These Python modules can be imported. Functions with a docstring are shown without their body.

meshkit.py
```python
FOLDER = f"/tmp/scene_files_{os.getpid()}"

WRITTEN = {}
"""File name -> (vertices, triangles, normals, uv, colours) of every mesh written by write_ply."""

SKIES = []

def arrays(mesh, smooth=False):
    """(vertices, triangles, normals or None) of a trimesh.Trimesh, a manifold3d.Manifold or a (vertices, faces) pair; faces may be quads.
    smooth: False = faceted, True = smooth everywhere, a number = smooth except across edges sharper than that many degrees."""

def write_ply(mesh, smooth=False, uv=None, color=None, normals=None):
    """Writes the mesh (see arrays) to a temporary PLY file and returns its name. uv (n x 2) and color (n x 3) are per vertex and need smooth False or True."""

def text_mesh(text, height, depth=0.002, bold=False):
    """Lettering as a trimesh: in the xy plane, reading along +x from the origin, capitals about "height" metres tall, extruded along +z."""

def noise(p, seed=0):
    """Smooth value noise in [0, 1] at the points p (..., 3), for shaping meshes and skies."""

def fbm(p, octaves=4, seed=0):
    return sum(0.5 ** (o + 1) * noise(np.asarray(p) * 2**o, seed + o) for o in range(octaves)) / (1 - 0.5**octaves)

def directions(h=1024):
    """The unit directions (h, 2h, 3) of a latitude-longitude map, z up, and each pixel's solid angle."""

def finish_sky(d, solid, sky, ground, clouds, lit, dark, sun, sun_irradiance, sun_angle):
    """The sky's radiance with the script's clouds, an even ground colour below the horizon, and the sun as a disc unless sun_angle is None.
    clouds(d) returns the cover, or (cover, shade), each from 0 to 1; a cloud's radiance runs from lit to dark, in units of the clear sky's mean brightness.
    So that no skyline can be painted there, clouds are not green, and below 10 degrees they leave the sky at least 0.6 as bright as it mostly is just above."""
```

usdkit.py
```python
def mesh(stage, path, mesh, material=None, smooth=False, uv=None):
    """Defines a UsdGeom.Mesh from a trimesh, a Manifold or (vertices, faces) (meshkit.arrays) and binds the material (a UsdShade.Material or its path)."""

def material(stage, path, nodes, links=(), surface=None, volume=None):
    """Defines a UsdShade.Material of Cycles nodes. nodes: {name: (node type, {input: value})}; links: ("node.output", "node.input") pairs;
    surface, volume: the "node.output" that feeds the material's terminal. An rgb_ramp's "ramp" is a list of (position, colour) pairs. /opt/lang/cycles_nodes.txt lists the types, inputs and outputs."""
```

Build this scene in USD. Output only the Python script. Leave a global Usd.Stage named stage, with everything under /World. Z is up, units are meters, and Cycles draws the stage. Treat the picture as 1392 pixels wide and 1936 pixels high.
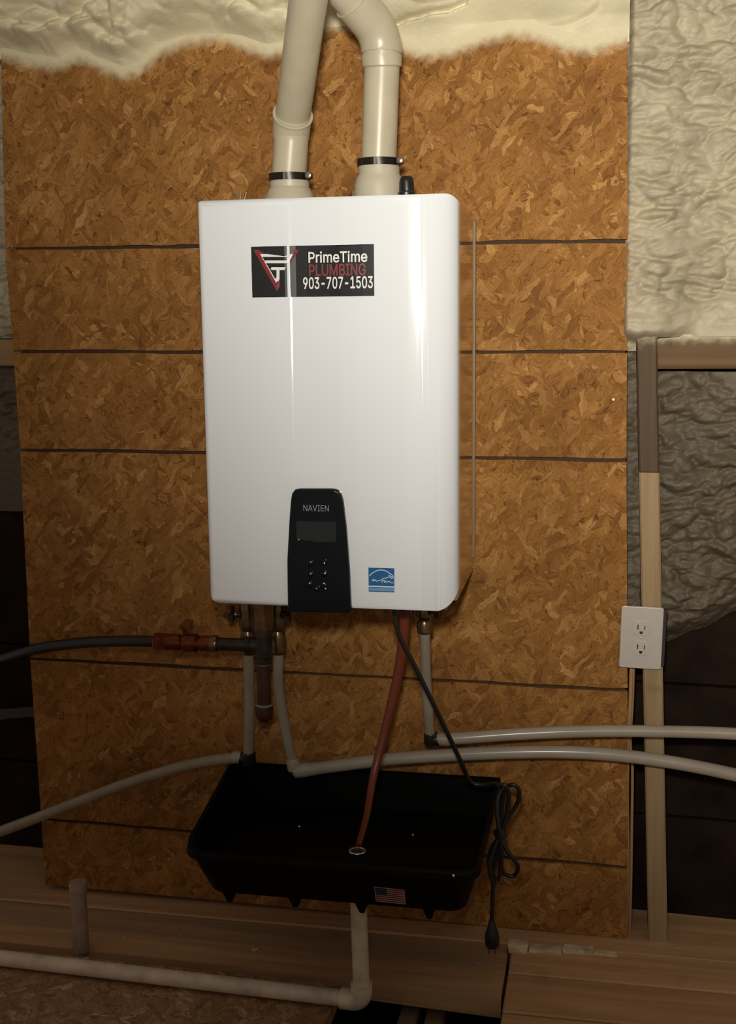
import math, random
import numpy as np, trimesh, manifold3d as m3
import shapely, shapely.geometry as sg
from shapely import affinity
from scipy.spatial import cKDTree
from pxr import Usd, UsdGeom, UsdLux, UsdShade, Gf, Sdf, Vt
import usdkit, meshkit

random.seed(7)
rng = np.random.default_rng(7)
stage = Usd.Stage.CreateInMemory()
UsdGeom.SetStageUpAxis(stage, UsdGeom.Tokens.z)
UsdGeom.SetStageMetersPerUnit(stage, 1.0)
world = UsdGeom.Xform.Define(stage, '/World')
UsdGeom.Scope.Define(stage, '/World/Looks')

# ------------------------------------------------------------------ camera
# x runs right along the board, y into the wall (board face y = 0), z up from the attic floor
CAM = np.array([1.1758, -2.294, 1.226])
YAW, PITCH, ROLL, F = 0.1934, 0.1613, -0.0109, 2300.0
WPX, HPX = 1392.0, 1936.0
_fw = np.array([-math.sin(YAW) * math.cos(PITCH), math.cos(YAW) * math.cos(PITCH), -math.sin(PITCH)])
_r0 = np.array([math.cos(YAW), math.sin(YAW), 0.0]); _u0 = np.cross(_r0, _fw)
RT = math.cos(ROLL) * _r0 + math.sin(ROLL) * _u0
UP = -math.sin(ROLL) * _r0 + math.cos(ROLL) * _u0
cam = UsdGeom.Camera.Define(stage, '/World/camera')
cam.CreateProjectionAttr('perspective')
cam.CreateHorizontalApertureAttr(36.0)
cam.CreateVerticalApertureAttr(36.0 * HPX / WPX)
cam.CreateFocalLengthAttr(36.0 * F / WPX)
cam.CreateClippingRangeAttr(Gf.Vec2f(0.05, 50))
cam.CreateExposureAttr(0.0)
M = Gf.Matrix4d(*RT, 0, *UP, 0, *(-_fw), 0, *CAM, 1)
cam.AddTransformOp().Set(M)

def at(px, py, Y=None, Z=None, X=None):
    """the point of the room that was measured at a spot of the photograph, on the plane y = Y (or z = Z, x = X)"""
    d = _fw * F + RT * (px - WPX / 2) - UP * (py - HPX / 2)
    k, v = (1, Y) if Y is not None else (2, Z) if Z is not None else (0, X)
    return CAM + d * (v - CAM[k]) / d[k]

# ------------------------------------------------------------------ light
# the photographer's lamp: a hand torch held above the camera, aimed at the upper right of the heater
LAMP = np.array([1.13, -2.25, 1.43]); AIM = np.array([1.74, 0.0, 2.04])
lamp = UsdLux.SphereLight.Define(stage, '/World/torch_light')
lamp.CreateRadiusAttr(0.06); lamp.CreateIntensityAttr(1430.0); lamp.CreateColorAttr(Gf.Vec3f(1.0, 0.95, 0.84))
sh = UsdLux.ShapingAPI.Apply(lamp.GetPrim())
sh.CreateShapingConeAngleAttr(55.0); sh.CreateShapingConeSoftnessAttr(1.0)
_z = -(AIM - LAMP) / np.linalg.norm(AIM - LAMP); _x = np.cross([0, 0, 1.0], _z); _x /= np.linalg.norm(_x); _y = np.cross(_z, _x)
lamp.AddTransformOp().Set(Gf.Matrix4d(*_x, 0, *_y, 0, *_z, 0, *LAMP, 1))
dome = UsdLux.DomeLight.Define(stage, '/World/dim_attic_light')
dome.CreateIntensityAttr(0.06); dome.CreateColorAttr(Gf.Vec3f(1.0, 0.82, 0.70))

# ------------------------------------------------------------------ scene helpers
taken = set(); ORIGIN = {}
def numbered(parent, name):
    path = f'{parent}/{name}'; k = 0
    while path in taken:
        k += 1; path = f'{parent}/{name}_{k:03d}'
    taken.add(path); return path

def tag(p, label=None, cat=None, group=None, kind=None):
    for k, v in (('label', label), ('category', cat), ('group', group), ('kind', kind)):
        if v: p.SetCustomDataByKey(k, v)
    return p

def thing(name, label, cat, loc=(0, 0, 0), group=None, kind=None):
    path = numbered('/World', name)
    x = UsdGeom.Xform.Define(stage, path); x.AddTranslateOp().Set(Gf.Vec3d(*map(float, loc)))
    ORIGIN[path] = np.asarray(loc, float)
    return tag(x.GetPrim(), label, cat, group, kind)

def obj(name, mesh, mat, parent=None, smooth=35, label=None):
    """one Mesh prim; vertices are given in room coordinates"""
    pp = str(parent.GetPath()) if parent is not None else '/World'
    path = numbered(pp, name)
    if isinstance(mesh, list):
        mesh = trimesh.util.concatenate([tm(x) for x in mesh])
    mesh = tm(mesh)
    o = ORIGIN.get('/'.join(pp.split('/')[:3]), np.zeros(3))
    mesh = mesh.copy(); mesh.apply_translation(-o)
    p = usdkit.mesh(stage, path, mesh, mat, smooth=smooth).GetPrim()
    return tag(p, label)

def single(name, mesh, mat, label, cat, smooth=35, group=None, kind=None):
    m = tm(mesh) if not isinstance(mesh, list) else trimesh.util.concatenate([tm(x) for x in mesh])
    b = m.bounds; base = [(b[0][0] + b[1][0]) / 2, (b[0][1] + b[1][1]) / 2, b[0][2]]
    path = numbered('/World', name); m = m.copy(); m.apply_translation(-np.array(base))
    u = usdkit.mesh(stage, path, m, mat, smooth=smooth); u.AddTranslateOp().Set(Gf.Vec3d(*map(float, base)))
    return tag(u.GetPrim(), label, cat, group, kind)

# ------------------------------------------------------------------ mesh helpers
def tm(m):
    if isinstance(m, trimesh.Trimesh): return m
    v, f, _ = meshkit.arrays(m); return trimesh.Trimesh(v, f, process=False)

def box(x0, x1, y0, y1, z0, z1, b=0.0):
    """box with chamfered edges"""
    x0, x1 = sorted((x0, x1)); y0, y1 = sorted((y0, y1)); z0, z1 = sorted((z0, z1))
    if b <= 0:
        m = trimesh.creation.box([x1 - x0, y1 - y0, z1 - z0]); m.apply_translation([(x0 + x1) / 2, (y0 + y1) / 2, (z0 + z1) / 2]); return m
    pts = []
    for sx, ex in ((x0, 1), (x1, -1)):
        for sy, ey in ((y0, 1), (y1, -1)):
            for sz, ez in ((z0, 1), (z1, -1)):
                pts += [(sx, sy + ey * b, sz + ez * b), (sx + ex * b, sy, sz + ez * b), (sx + ex * b, sy + ey * b, sz)]
    return trimesh.convex.convex_hull(np.array(pts))

def spline(pts, n=8):
    p = np.asarray(pts, float); q = np.vstack([2 * p[0] - p[1], p, 2 * p[-1] - p[-2]]); out = []
    for i in range(1, len(q) - 2):
        for t in np.linspace(0, 1, n, endpoint=False):
            a, b, c, d = q[i - 1:i + 3]
            out.append(0.5 * (2 * b + (c - a) * t + (2 * a - 5 * b + 4 * c - d) * t * t + (3 * b - a - 3 * c + d) * t ** 3))
    return np.vstack([out, p[-1]])

def tube(pts, r, sides=20, n=0, closed=False):
    """round tube along the points; r one radius or one per point; ends capped"""
    p = spline(pts, n) if n else np.asarray(pts, float)
    keep = np.r_[True, np.linalg.norm(np.diff(p, axis=0), axis=1) > 1e-6]
    r = np.broadcast_to(np.asarray(r, float), (len(p),)) if np.ndim(r) == 0 or len(np.atleast_1d(r)) == len(p) else np.interp(np.linspace(0, 1, len(p)), np.linspace(0, 1, len(r)), r)
    r = r[keep] if len(r) == len(keep) else r; p = p[keep]
    t = np.gradient(p, axis=0); t /= np.linalg.norm(t, axis=1, keepdims=True)
    a = np.cross(t[0], [0, 0, 1.0]); 
    if np.linalg.norm(a) < 0.1: a = np.cross(t[0], [1.0, 0, 0])
    A = []
    for ti in t:
        a = a - ti * (a @ ti); a /= np.linalg.norm(a); A.append(a)
    A = np.array(A); B = np.cross(t, A); ang = np.arange(sides) * 2 * np.pi / sides
    v = p[:, None] + r[:, None, None] * (np.cos(ang)[None, :, None] * A[:, None] + np.sin(ang)[None, :, None] * B[:, None])
    i, j = np.meshgrid(np.arange(len(p) - 1), np.arange(sides), indexing='ij')
    q = np.stack([i * sides + j, i * sides + (j + 1) % sides, (i + 1) * sides + (j + 1) % sides, (i + 1) * sides + j], -1).reshape(-1, 4)
    f = np.vstack([q[:, [0, 1, 2]], q[:, [0, 2, 3]]]); v = v.reshape(-1, 3); nv = len(v)
    v = np.vstack([v, p[0], p[-1]]); k = np.arange(sides); e = (len(p) - 1) * sides
    f = np.vstack([f, np.stack([np.full(sides, nv), (k + 1) % sides, k], 1), np.stack([np.full(sides, nv + 1), e + k, e + (k + 1) % sides], 1)])
    return trimesh.Trimesh(v, f, process=False)

def arc_pipe(a, corner, b, r, bend, sides=24):
    """pipe from a to b with one rounded corner"""
    a, c, b = map(lambda x: np.asarray(x, float), (a, corner, b))
    u, w = (a - c) / np.linalg.norm(a - c), (b - c) / np.linalg.norm(b - c)
    s, e = c + u * bend, c + w * bend
    arc = [(1 - t) ** 2 * s + 2 * t * (1 - t) * c + t * t * e for t in np.linspace(0, 1, 10)]
    return tube(np.vstack([a, arc, b]), r, sides)

def lathe(p0, p1, prof, sides=28):
    """surface of revolution from p0 to p1; prof: (fraction along, radius)"""
    p0, p1 = np.asarray(p0, float), np.asarray(p1, float); L = np.linalg.norm(p1 - p0)
    pr = np.array([(r, h * L) for h, r in prof])
    pr = np.vstack([[0, pr[0, 1]], pr, [0, pr[-1, 1]]])
    m = trimesh.creation.revolve(pr, sections=sides)
    m.apply_transform(trimesh.geometry.align_vectors([0, 0, 1], (p1 - p0) / L)); m.apply_translation(p0); return m

def hexnut(p0, p1, r):
    m = lathe(p0, p1, [(0, r * .93), (.08, r), (.92, r), (1, r * .93)], 6); return m

def face_on(m, X, Y, Z):
    """x right, y up, z to the viewer  ->  on a face that looks along -y"""
    v = m.vertices; m = m.copy(); m.vertices = np.stack([X + v[:, 0], Y - v[:, 2], Z + v[:, 1]], 1); return m

def ext(poly, h):
    return trimesh.util.concatenate([trimesh.creation.extrude_polygon(g, h, engine='earcut') for g in getattr(poly, 'geoms', [poly]) if g.area > 1e-10])

def ribbon(pts, w):
    return sg.LineString(pts).buffer(w / 2, cap_style='round')

def grid_faces(nu, nv):
    i, j = np.meshgrid(np.arange(nu - 1), np.arange(nv - 1), indexing='ij'); a = i * nv + j
    return np.vstack([np.stack([a, a + nv, a + nv + 1], -1).reshape(-1, 3), np.stack([a, a + nv + 1, a + 1], -1).reshape(-1, 3)])

def rrect(x0, y0, x1, y1, r, n=8):
    return sg.box(x0 + r, y0 + r, x1 - r, y1 - r).buffer(r, quad_segs=n)

def xsec(poly):
    poly = sg.polygon.orient(poly, 1.0)
    return m3.CrossSection([np.asarray(poly.exterior.coords)[:-1]])

# ------------------------------------------------------------------ materials
def mat(name, nodes, links, surface='p.BSDF'):
    return usdkit.material(stage, '/World/Looks/' + name, nodes, links, surface=surface)

def plain(name, col, rough=0.5, metal=0.0, bump=0.0, bscale=200, var=0.0, vscale=30, coat=0.0, spec=None, **kw):
    pr = {'base_color': col, 'roughness': rough, 'metallic': metal, **kw}
    if coat: pr |= {'coat_weight': coat, 'coat_roughness': 0.08}
    if spec is not None: pr['specular_ior_level'] = spec
    nodes = {'p': ('principled_bsdf', pr), 'g': ('geometry', {})}; links = []
    if var:
        nodes |= {'n': ('noise_texture', {'scale': vscale, 'detail': 4.0}),
                  'r': ('rgb_ramp', {'ramp': [(0.3, tuple(c * (1 - var) for c in col)), (0.7, tuple(min(1, c * (1 + var)) for c in col))]})}
        links += [('g.position', 'n.vector'), ('n.fac', 'r.fac'), ('r.color', 'p.base_color')]
    if bump:
        nodes |= {'nb': ('noise_texture', {'scale': bscale, 'detail': 3.0}), 'b': ('bump', {'strength': bump, 'distance': 0.002})}
        links += [('g.position', 'nb.vector'), ('nb.fac', 'b.height'), ('b.normal', 'p.normal')]
    return mat(name, nodes, links)

def osb_material(name, tint=(1, 1, 1), horizontal=False):
    """strand board: flakes lying every which way, each with its own grain of fine strands"""
    nodes = {'g': ('geometry', {}), 'p': ('principled_bsdf', {'roughness': 0.7, 'specular_ior_level': 0.12}), 'b': ('bump', {'strength': 0.5, 'distance': 0.0022})}
    ax = (0, 0, 1) if horizontal else (0, 1, 0)
    nodes |= {'wn': ('noise_texture', {'scale': 34.0, 'detail': 3.0}), 'ws': ('vector_math', {'math_type': 'subtract', 'vector2': (0.5, 0.5, 0.5)}),
              'wm': ('vector_math', {'math_type': 'scale', 'scale': 0.030}), 'wa': ('vector_math', {'math_type': 'add'})}
    links = [('g.position', 'wn.vector'), ('wn.color', 'ws.vector1'), ('ws.vector', 'wm.vector1'), ('g.position', 'wa.vector1'), ('wm.vector', 'wa.vector2')]
    def c(r, g, b): return (r * tint[0], g * tint[1], b * tint[2])
    ramp = [(0.0, c(.225, .096, .024)), (0.2, c(.275, .122, .030)), (0.6, c(.325, .149, .039)), (0.9, c(.375, .180, .051)), (1.0, c(.45, .24, .080))]
    strand = [(0.0, (.38, .33, .30)), (0.36, (.62, .57, .52)), (0.43, (.93, .93, .92)), (0.58, (1.03, 1.03, 1.03)), (0.64, (1.28, 1.32, 1.36)), (1.0, (1.65, 1.8, 2.1))]
    col = h = None
    for k, (ang, s_) in enumerate(((0.25, 1.0), (-0.85, 1.2), (1.50, 0.95), (2.35, 1.35), (0.85, 1.5))):
        L_, W_ = 19.0 * s_, 62.0 * s_
        sc = (L_, L_, W_) if not horizontal else (L_, W_, L_)
        gs = (38.0 * s_, 38.0 * s_, 330.0 * s_) if not horizontal else (38.0 * s_, 330.0 * s_, 38.0 * s_)
        nodes |= {f'vr{k}': ('vector_rotate', {'rotate_type': 'axis', 'axis': ax, 'angle': ang}),
                  f'vm{k}': ('mapping', {'mapping_type': 'point', 'scale': sc, 'location': (3.1 * k, 7.7 * k, 1.3 * k)}),
                  f'vg{k}': ('mapping', {'mapping_type': 'point', 'scale': gs}),
                  f'vo{k}': ('voronoi_texture', {'dimensions': '3D', 'feature': 'f1', 'metric': 'euclidean', 'scale': 1.0, 'randomness': 1.0}),
                  f'sp{k}': ('separate_color', {'color_type': 'rgb'}), f'ra{k}': ('rgb_ramp', {'ramp': ramp}),
                  f'gn{k}': ('noise_texture', {'scale': 1.0, 'detail': 3.0, 'roughness': 0.55, 'distortion': 0.5}), f'gr{k}': ('rgb_ramp', {'ramp': strand}),
                  f'gm{k}': ('mix', {'mix_type': 'multiply', 'fac': 0.85})}
        links += [('wa.vector', f'vr{k}.vector'), (f'vr{k}.vector', f'vm{k}.vector'), (f'vr{k}.vector', f'vg{k}.vector'), (f'vm{k}.vector', f'vo{k}.vector'), (f'vo{k}.color', f'sp{k}.color'),
                  (f'sp{k}.r', f'ra{k}.fac'), (f'vg{k}.vector', f'gn{k}.vector'), (f'gn{k}.fac', f'gr{k}.fac'), (f'ra{k}.color', f'gm{k}.color1'), (f'gr{k}.color', f'gm{k}.color2')]
        nodes[f'hb{k}'] = ('math', {'math_type': 'add'}); links += [(f'sp{k}.b', f'hb{k}.value1'), (f'gn{k}.fac', f'hb{k}.value2')]
        if k == 0:
            col, h = 'gm0.color', 'hb0.value'; continue
        nodes |= {f'th{k}': ('math', {'math_type': 'greater_than', 'value2': 0.62}), f'mx{k}': ('mix', {'mix_type': 'mix'}), f'hm{k}': ('mix_float', {})}
        links += [(f'sp{k}.g', f'th{k}.value1'), (f'th{k}.value', f'mx{k}.fac'), (col, f'mx{k}.color1'), (f'gm{k}.color', f'mx{k}.color2'), (f'th{k}.value', f'hm{k}.fac'), (h, f'hm{k}.a'), (f'hb{k}.value', f'hm{k}.b')]
        col, h = f'mx{k}.color', f'hm{k}.result'
    # dark chips between the flakes, broad tone drift
    nodes |= {'dn': ('noise_texture', {'scale': 52.0, 'detail': 3.0, 'roughness': 0.6, 'distortion': 1.5}), 'dr': ('rgb_ramp', {'ramp': [(0.0, (.34, .29, .26)), (0.31, (.45, .40, .36)), (0.39, (1, 1, 1)), (1.0, (1, 1, 1))]}), 'dx': ('mix', {'mix_type': 'multiply', 'fac': 0.9}),
              'ln': ('noise_texture', {'scale': 6.0, 'detail': 3.0}), 'lr': ('rgb_ramp', {'ramp': [(0.3, (.84, .82, .80)), (0.7, (1.12, 1.13, 1.15))]}), 'lx': ('mix', {'mix_type': 'multiply', 'fac': 1.0})}
    links += [('g.position', 'dn.vector'), ('dn.fac', 'dr.fac'), (col, 'dx.color1'), ('dr.color', 'dx.color2'),
              ('g.position', 'ln.vector'), ('ln.fac', 'lr.fac'), ('dx.color', 'lx.color1'), ('lr.color', 'lx.color2'), (h, 'b.height'), ('b.normal', 'p.normal')]
    return mist(name, nodes, links, 'lx.color') if not horizontal else mat(name, nodes, links + [('lx.color', 'p.base_color')])

def mist(name, nodes, links, out):
    """adds the dry overspray of foam, by the mesh's own 'overspray' values"""
    nodes |= {'at': ('attribute', {'attribute': 'overspray'}), 'mn': ('noise_texture', {'scale': 60.0, 'detail': 4.0}), 'ms': ('math', {'math_type': 'multiply_add', 'value2': 0.5, 'value3': -0.25}),
              'ma': ('math', {'math_type': 'add', 'use_clamp': True}), 'mz': ('map_range', {'range_type': 'smoothstep', 'from_min': 0.15, 'from_max': 0.85}), 'mm': ('mix', {'mix_type': 'mix', 'color2': (.68, .605, .41)})}
    links = links + [('g.position', 'mn.vector'), ('mn.fac', 'ms.value1'), ('at.fac', 'ma.value1'), ('ms.value', 'ma.value2'), ('ma.value', 'mz.value'), ('mz.result', 'mm.fac'), (out, 'mm.color1'), ('mm.color', 'p.base_color')]
    return mat(name, nodes, links)

def overspray(prim, mesh, smooth, fun):
    v = meshkit.arrays(mesh, smooth)[0]
    UsdGeom.PrimvarsAPI(UsdGeom.Mesh(prim)).CreatePrimvar('overspray', Sdf.ValueTypeNames.FloatArray, 'vertex').Set(Vt.FloatArray.FromNumpy(fun(v).astype(np.float32)))

def wood_material(name, dark, light, along='x', rough=0.6, scale=1.0, knots=True, sprayed=False):
    s = {'x': (2.0, 40.0, 40.0), 'z': (40.0, 40.0, 2.0), 'y': (40.0, 2.0, 40.0)}[along]
    nodes = {'g': ('geometry', {}), 'm': ('mapping', {'scale': tuple(scale * a for a in s)}), 'n': ('noise_texture', {'scale': 1.0, 'detail': 5.0, 'roughness': 0.6, 'distortion': 0.6}),
             'r': ('rgb_ramp', {'ramp': [(0.25, dark), (0.5, tuple((a + b) / 2 for a, b in zip(dark, light))), (0.72, light)]}),
             'k': ('noise_texture', {'scale': 7.0, 'detail': 2.0}), 'kr': ('rgb_ramp', {'ramp': [(0.24, (.35, .28, .22)), (0.34, (1, 1, 1)), (1.0, (1, 1, 1))]}), 'x': ('mix', {'mix_type': 'multiply', 'fac': 1.0 if knots else 0.3}),
             'b': ('bump', {'strength': 0.4, 'distance': 0.001}), 'p': ('principled_bsdf', {'roughness': rough, 'specular_ior_level': 0.25})}
    links = [('g.position', 'm.vector'), ('m.vector', 'n.vector'), ('n.fac', 'r.fac'), ('g.position', 'k.vector'), ('k.fac', 'kr.fac'), ('r.color', 'x.color1'), ('kr.color', 'x.color2'), ('x.color', 'p.base_color'), ('n.fac', 'b.height'), ('b.normal', 'p.normal')]
    return mist(name, nodes, [l for l in links if l[1] != 'p.base_color'], 'x.color') if sprayed else mat(name, nodes, links)

def foam_material(name, col, rough_bump=0.5):
    nodes = {'g': ('geometry', {}), 'n': ('noise_texture', {'scale': 90.0, 'detail': 5.0, 'roughness': 0.6, 'distortion': 0.8}), 'n2': ('noise_texture', {'scale': 9.0, 'detail': 3.0}),
             'r': ('rgb_ramp', {'ramp': [(0.3, tuple(c * .82 for c in col)), (0.7, tuple(min(1, c * 1.08) for c in col))]}),
             'b': ('bump', {'strength': rough_bump, 'distance': 0.004}), 'p': ('principled_bsdf', {'roughness': 0.5, 'specular_ior_level': 0.35})}
    links = [('g.position', 'n.vector'), ('g.position', 'n2.vector'), ('n2.fac', 'r.fac'), ('r.color', 'p.base_color'), ('n.fac', 'b.height'), ('b.normal', 'p.normal')]
    return mat(name, nodes, links)

OSB = osb_material('strand_board')
SUBFLOOR = osb_material('dirty_strand_board', tint=(1.15, 1.5, 2.9), horizontal=True)
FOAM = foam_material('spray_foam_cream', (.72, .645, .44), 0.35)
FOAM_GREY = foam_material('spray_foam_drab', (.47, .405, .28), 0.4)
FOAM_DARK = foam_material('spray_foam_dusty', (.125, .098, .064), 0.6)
PINE = wood_material('pale_pine', (.27, .18, .088), (.40, .285, .155), 'z')
PINE_DARK = wood_material('stained_pine', (.065, .038, .016), (.105, .065, .031), 'z', sprayed=True)
RAIL = wood_material('rail_pine', (.11, .056, .020), (.165, .094, .039), 'x', sprayed=True)
RAIL_PLAIN = wood_material('rail_pine_bare', (.22, .12, .05), (.34, .21, .10), 'x')
PLANK = wood_material('floor_plank', (.40, .225, .105), (.64, .40, .21), 'x', knots=False)
PLANK2 = wood_material('floor_plank_grey', (.30, .185, .10), (.48, .32, .19), 'x', knots=False)
FELT = plain('black_felt', (.018, .010, .0065), 0.85, spec=.1, bump=0.4, bscale=120, var=0.4, vscale=14)
WHITE = plain('white_enamel', (.755, .785, .815), 0.14, spec=.5)
STEEL = plain('bright_case_steel', (.62, .58, .52), 0.13, metal=1.0)
UNDER = plain('heater_underside', (.30, .29, .27), 0.4, metal=0.7)
BLACK_PLASTIC = plain('black_plastic', (.004, .0055, .0075), 0.2, spec=.3)
SCREEN = plain('unlit_screen', (.016, .020, .023), 0.12)
GREY_PRINT = plain('grey_print', (.25, .27, .29), 0.4)
WHITE_PRINT = plain('white_print', (.72, .72, .70), 0.4)
BLACK_PRINT = plain('black_print', (.010, .011, .011), 0.28)
RED_PRINT = plain('red_print', (.20, .012, .018), 0.35)
PINK_PRINT = plain('dull_red_print', (.20, .032, .038), 0.35)
BLUE_PRINT = plain('blue_print', (.012, .115, .32), 0.35)
PALE_BLUE = plain('pale_blue_print', (.16, .33, .55), 0.35)
PVC = plain('white_pvc', (.49, .435, .315), 0.33, var=0.06, vscale=20)
COLLAR = plain('white_collar_plastic', (.50, .455, .345), 0.4)
PVC_DIRTY = plain('dusty_pvc', (.66, .56, .42), 0.45, var=0.25, vscale=26)
PEX = plain('milky_pex', (.36, .315, .25), 0.25, var=0.08, vscale=18)
PEX_DULL = plain('dull_pex', (.30, .25, .18), 0.4, var=0.12, vscale=18)
RUBBER = plain('black_rubber', (.012, .011, .010), 0.4)
FITTING = plain('black_fitting', (.010, .010, .010), 0.35)
IRON = plain('black_iron', (.030, .022, .016), 0.38, metal=0.4, var=0.4, vscale=60)
RUST = plain('dark_brown_iron', (.060, .022, .014), 0.4, metal=0.3, var=0.3, vscale=60)
BRASS = plain('dull_brass', (.20, .14, .075), 0.3, metal=0.9, var=0.25, vscale=80)
COPPER = plain('orange_copper', (.17, .046, .020), 0.24, metal=0.8, var=0.3, vscale=60)
CHROME = plain('bright_metal', (.72, .68, .60), 0.18, metal=1.0)
BAND = plain('dark_band_steel', (.045, .038, .034), 0.3, metal=0.8)
PAN = plain('black_pan_plastic', (.0022, .0020, .0016), 0.55, spec=0.12)
REDTUBE = plain('orange_red_tube', (.165, .032, .012), 0.35)
PLATE = plain('white_plate', (.50, .455, .41), 0.3)
DARK_SLOT = plain('dark_slot', (.02, .016, .014), 0.6)
BOXBLUE = plain('dark_box', (.018, .014, .012), 0.6)
FLANGE = plain('dull_flange', (.22, .15, .08), 0.55)
SEAM = plain('joint_brown', (.050, .022, .008), 0.8)
CABLE_TAN = plain('tan_cable', (.42, .24, .12), 0.45)
CHIP = plain('wood_chip', (.62, .45, .20), 0.6)
OFFCUT = plain('pale_offcut', (.62, .48, .33), 0.4, var=0.35, vscale=40)
STUB = plain('stub_grey', (.36, .25, .18), 0.6, var=0.2, vscale=30)

# ================================================================== the setting
# sheathing behind the frame: dark boards with thin laps between, slightly out of parallel with the strand board
wb = thing('wall_back', None, None, (0.7, 0.17, 0), kind='structure')
def yback(x): return 0.205 - 0.05 * (x + 0.3)
zl = [-0.12, at(1330, 1548, Y=0.12)[2], at(1330, 1296, Y=0.12)[2], 0.95, 1.32, 1.75, 2.3]
for a, b_ in zip(zl[:-1], zl[1:]):
    x0, x1 = -0.75, 2.3
    v = [(x, yback(x) + dy, z) for z in (a + .003, b_ - .003) for dy in (0, .02) for x in (x0, x1)]
    obj('board', trimesh.convex.convex_hull(np.array(v)), FELT, wb)
obj('backing', trimesh.convex.convex_hull(np.array([(x, yback(x) + dy, z) for z in (-.12, 2.3) for dy in (.021, .04) for x in (-.75, 2.3)])), FELT, wb)

fl = thing('floor', None, None, (0.7, -0.6, -0.12), kind='structure')
obj('slab', box(-.75, 2.3, -3.2, .26, -.16, -.12), FELT, fl)
def plank(x0, x1, y0, y1, z1, m, bev=.003):
    return obj('plank', box(x0, x1, y0, y1, -.045, z1, bev), m, fl)
pk = plank(-.75, 2.3, -.055, .20, 0.0, PLANK)
plank(-.75, 1.012, -.150, -.060, -.002, PLANK2)
pe0, pe1, pe2 = at(0, 1780, Z=0.0), at(700, 1853, Z=0.0), at(955, 1888, Z=0.0)
def skew(x0, x1, y0, ya, yb, z1, m): return obj('plank', trimesh.convex.convex_hull(np.array([(x, y, z) for x, yy in ((x0, ya), (x1, yb)) for y in (y0, yy) for z in (-.040, z1)])), m, fl, smooth=False)
ye = lambda x: np.interp(x, [pe0[0], pe1[0], pe2[0]], [pe0[1], pe1[1], pe2[1]]) + (min(x - pe0[0], 0)) * (pe1[1] - pe0[1]) / (pe1[0] - pe0[0])
skew(-.75, .735, -.155, ye(-.75), ye(.735), 0.0, PLANK)
skew(.736, 1.012, -.155, ye(.736), ye(1.012), 0.0, PLANK)
plank(1.018, 2.3, -.17, -.060, 0.004, PLANK)
plank(1.018, 2.3, -.30, -.175, 0.004, PLANK)
plank(1.018, 2.3, -.62, -.305, 0.003, PLANK)
ZLOW = -.002                                            # the lower floor in front, that the drain pipe lies on
obj('plank', trimesh.convex.convex_hull(np.array([(x, y, z) for x, yy in ((-.75, ye(-.75) - .024), (.715, ye(.715) - .020)) for y in (-.80, yy) for z in (ZLOW - .03, ZLOW)])), SUBFLOOR, fl, smooth=False)
obj('plank', box(.72, 1.012, -.80, -.47, ZLOW - .045, ZLOW, .003), SUBFLOOR, fl)
obj('plank', box(-.75, 2.3, -3.2, -.805, ZLOW - .045, ZLOW, .003), SUBFLOOR, fl)
for px in (775, 825):
    c = at(px, 1912, Z=-.075)
    obj('joist_block', box(c[0] - .018, c[0] + .016, c[1] - .12, c[1] + .035, -.12, -.075, .003), PLANK2, fl)

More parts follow.
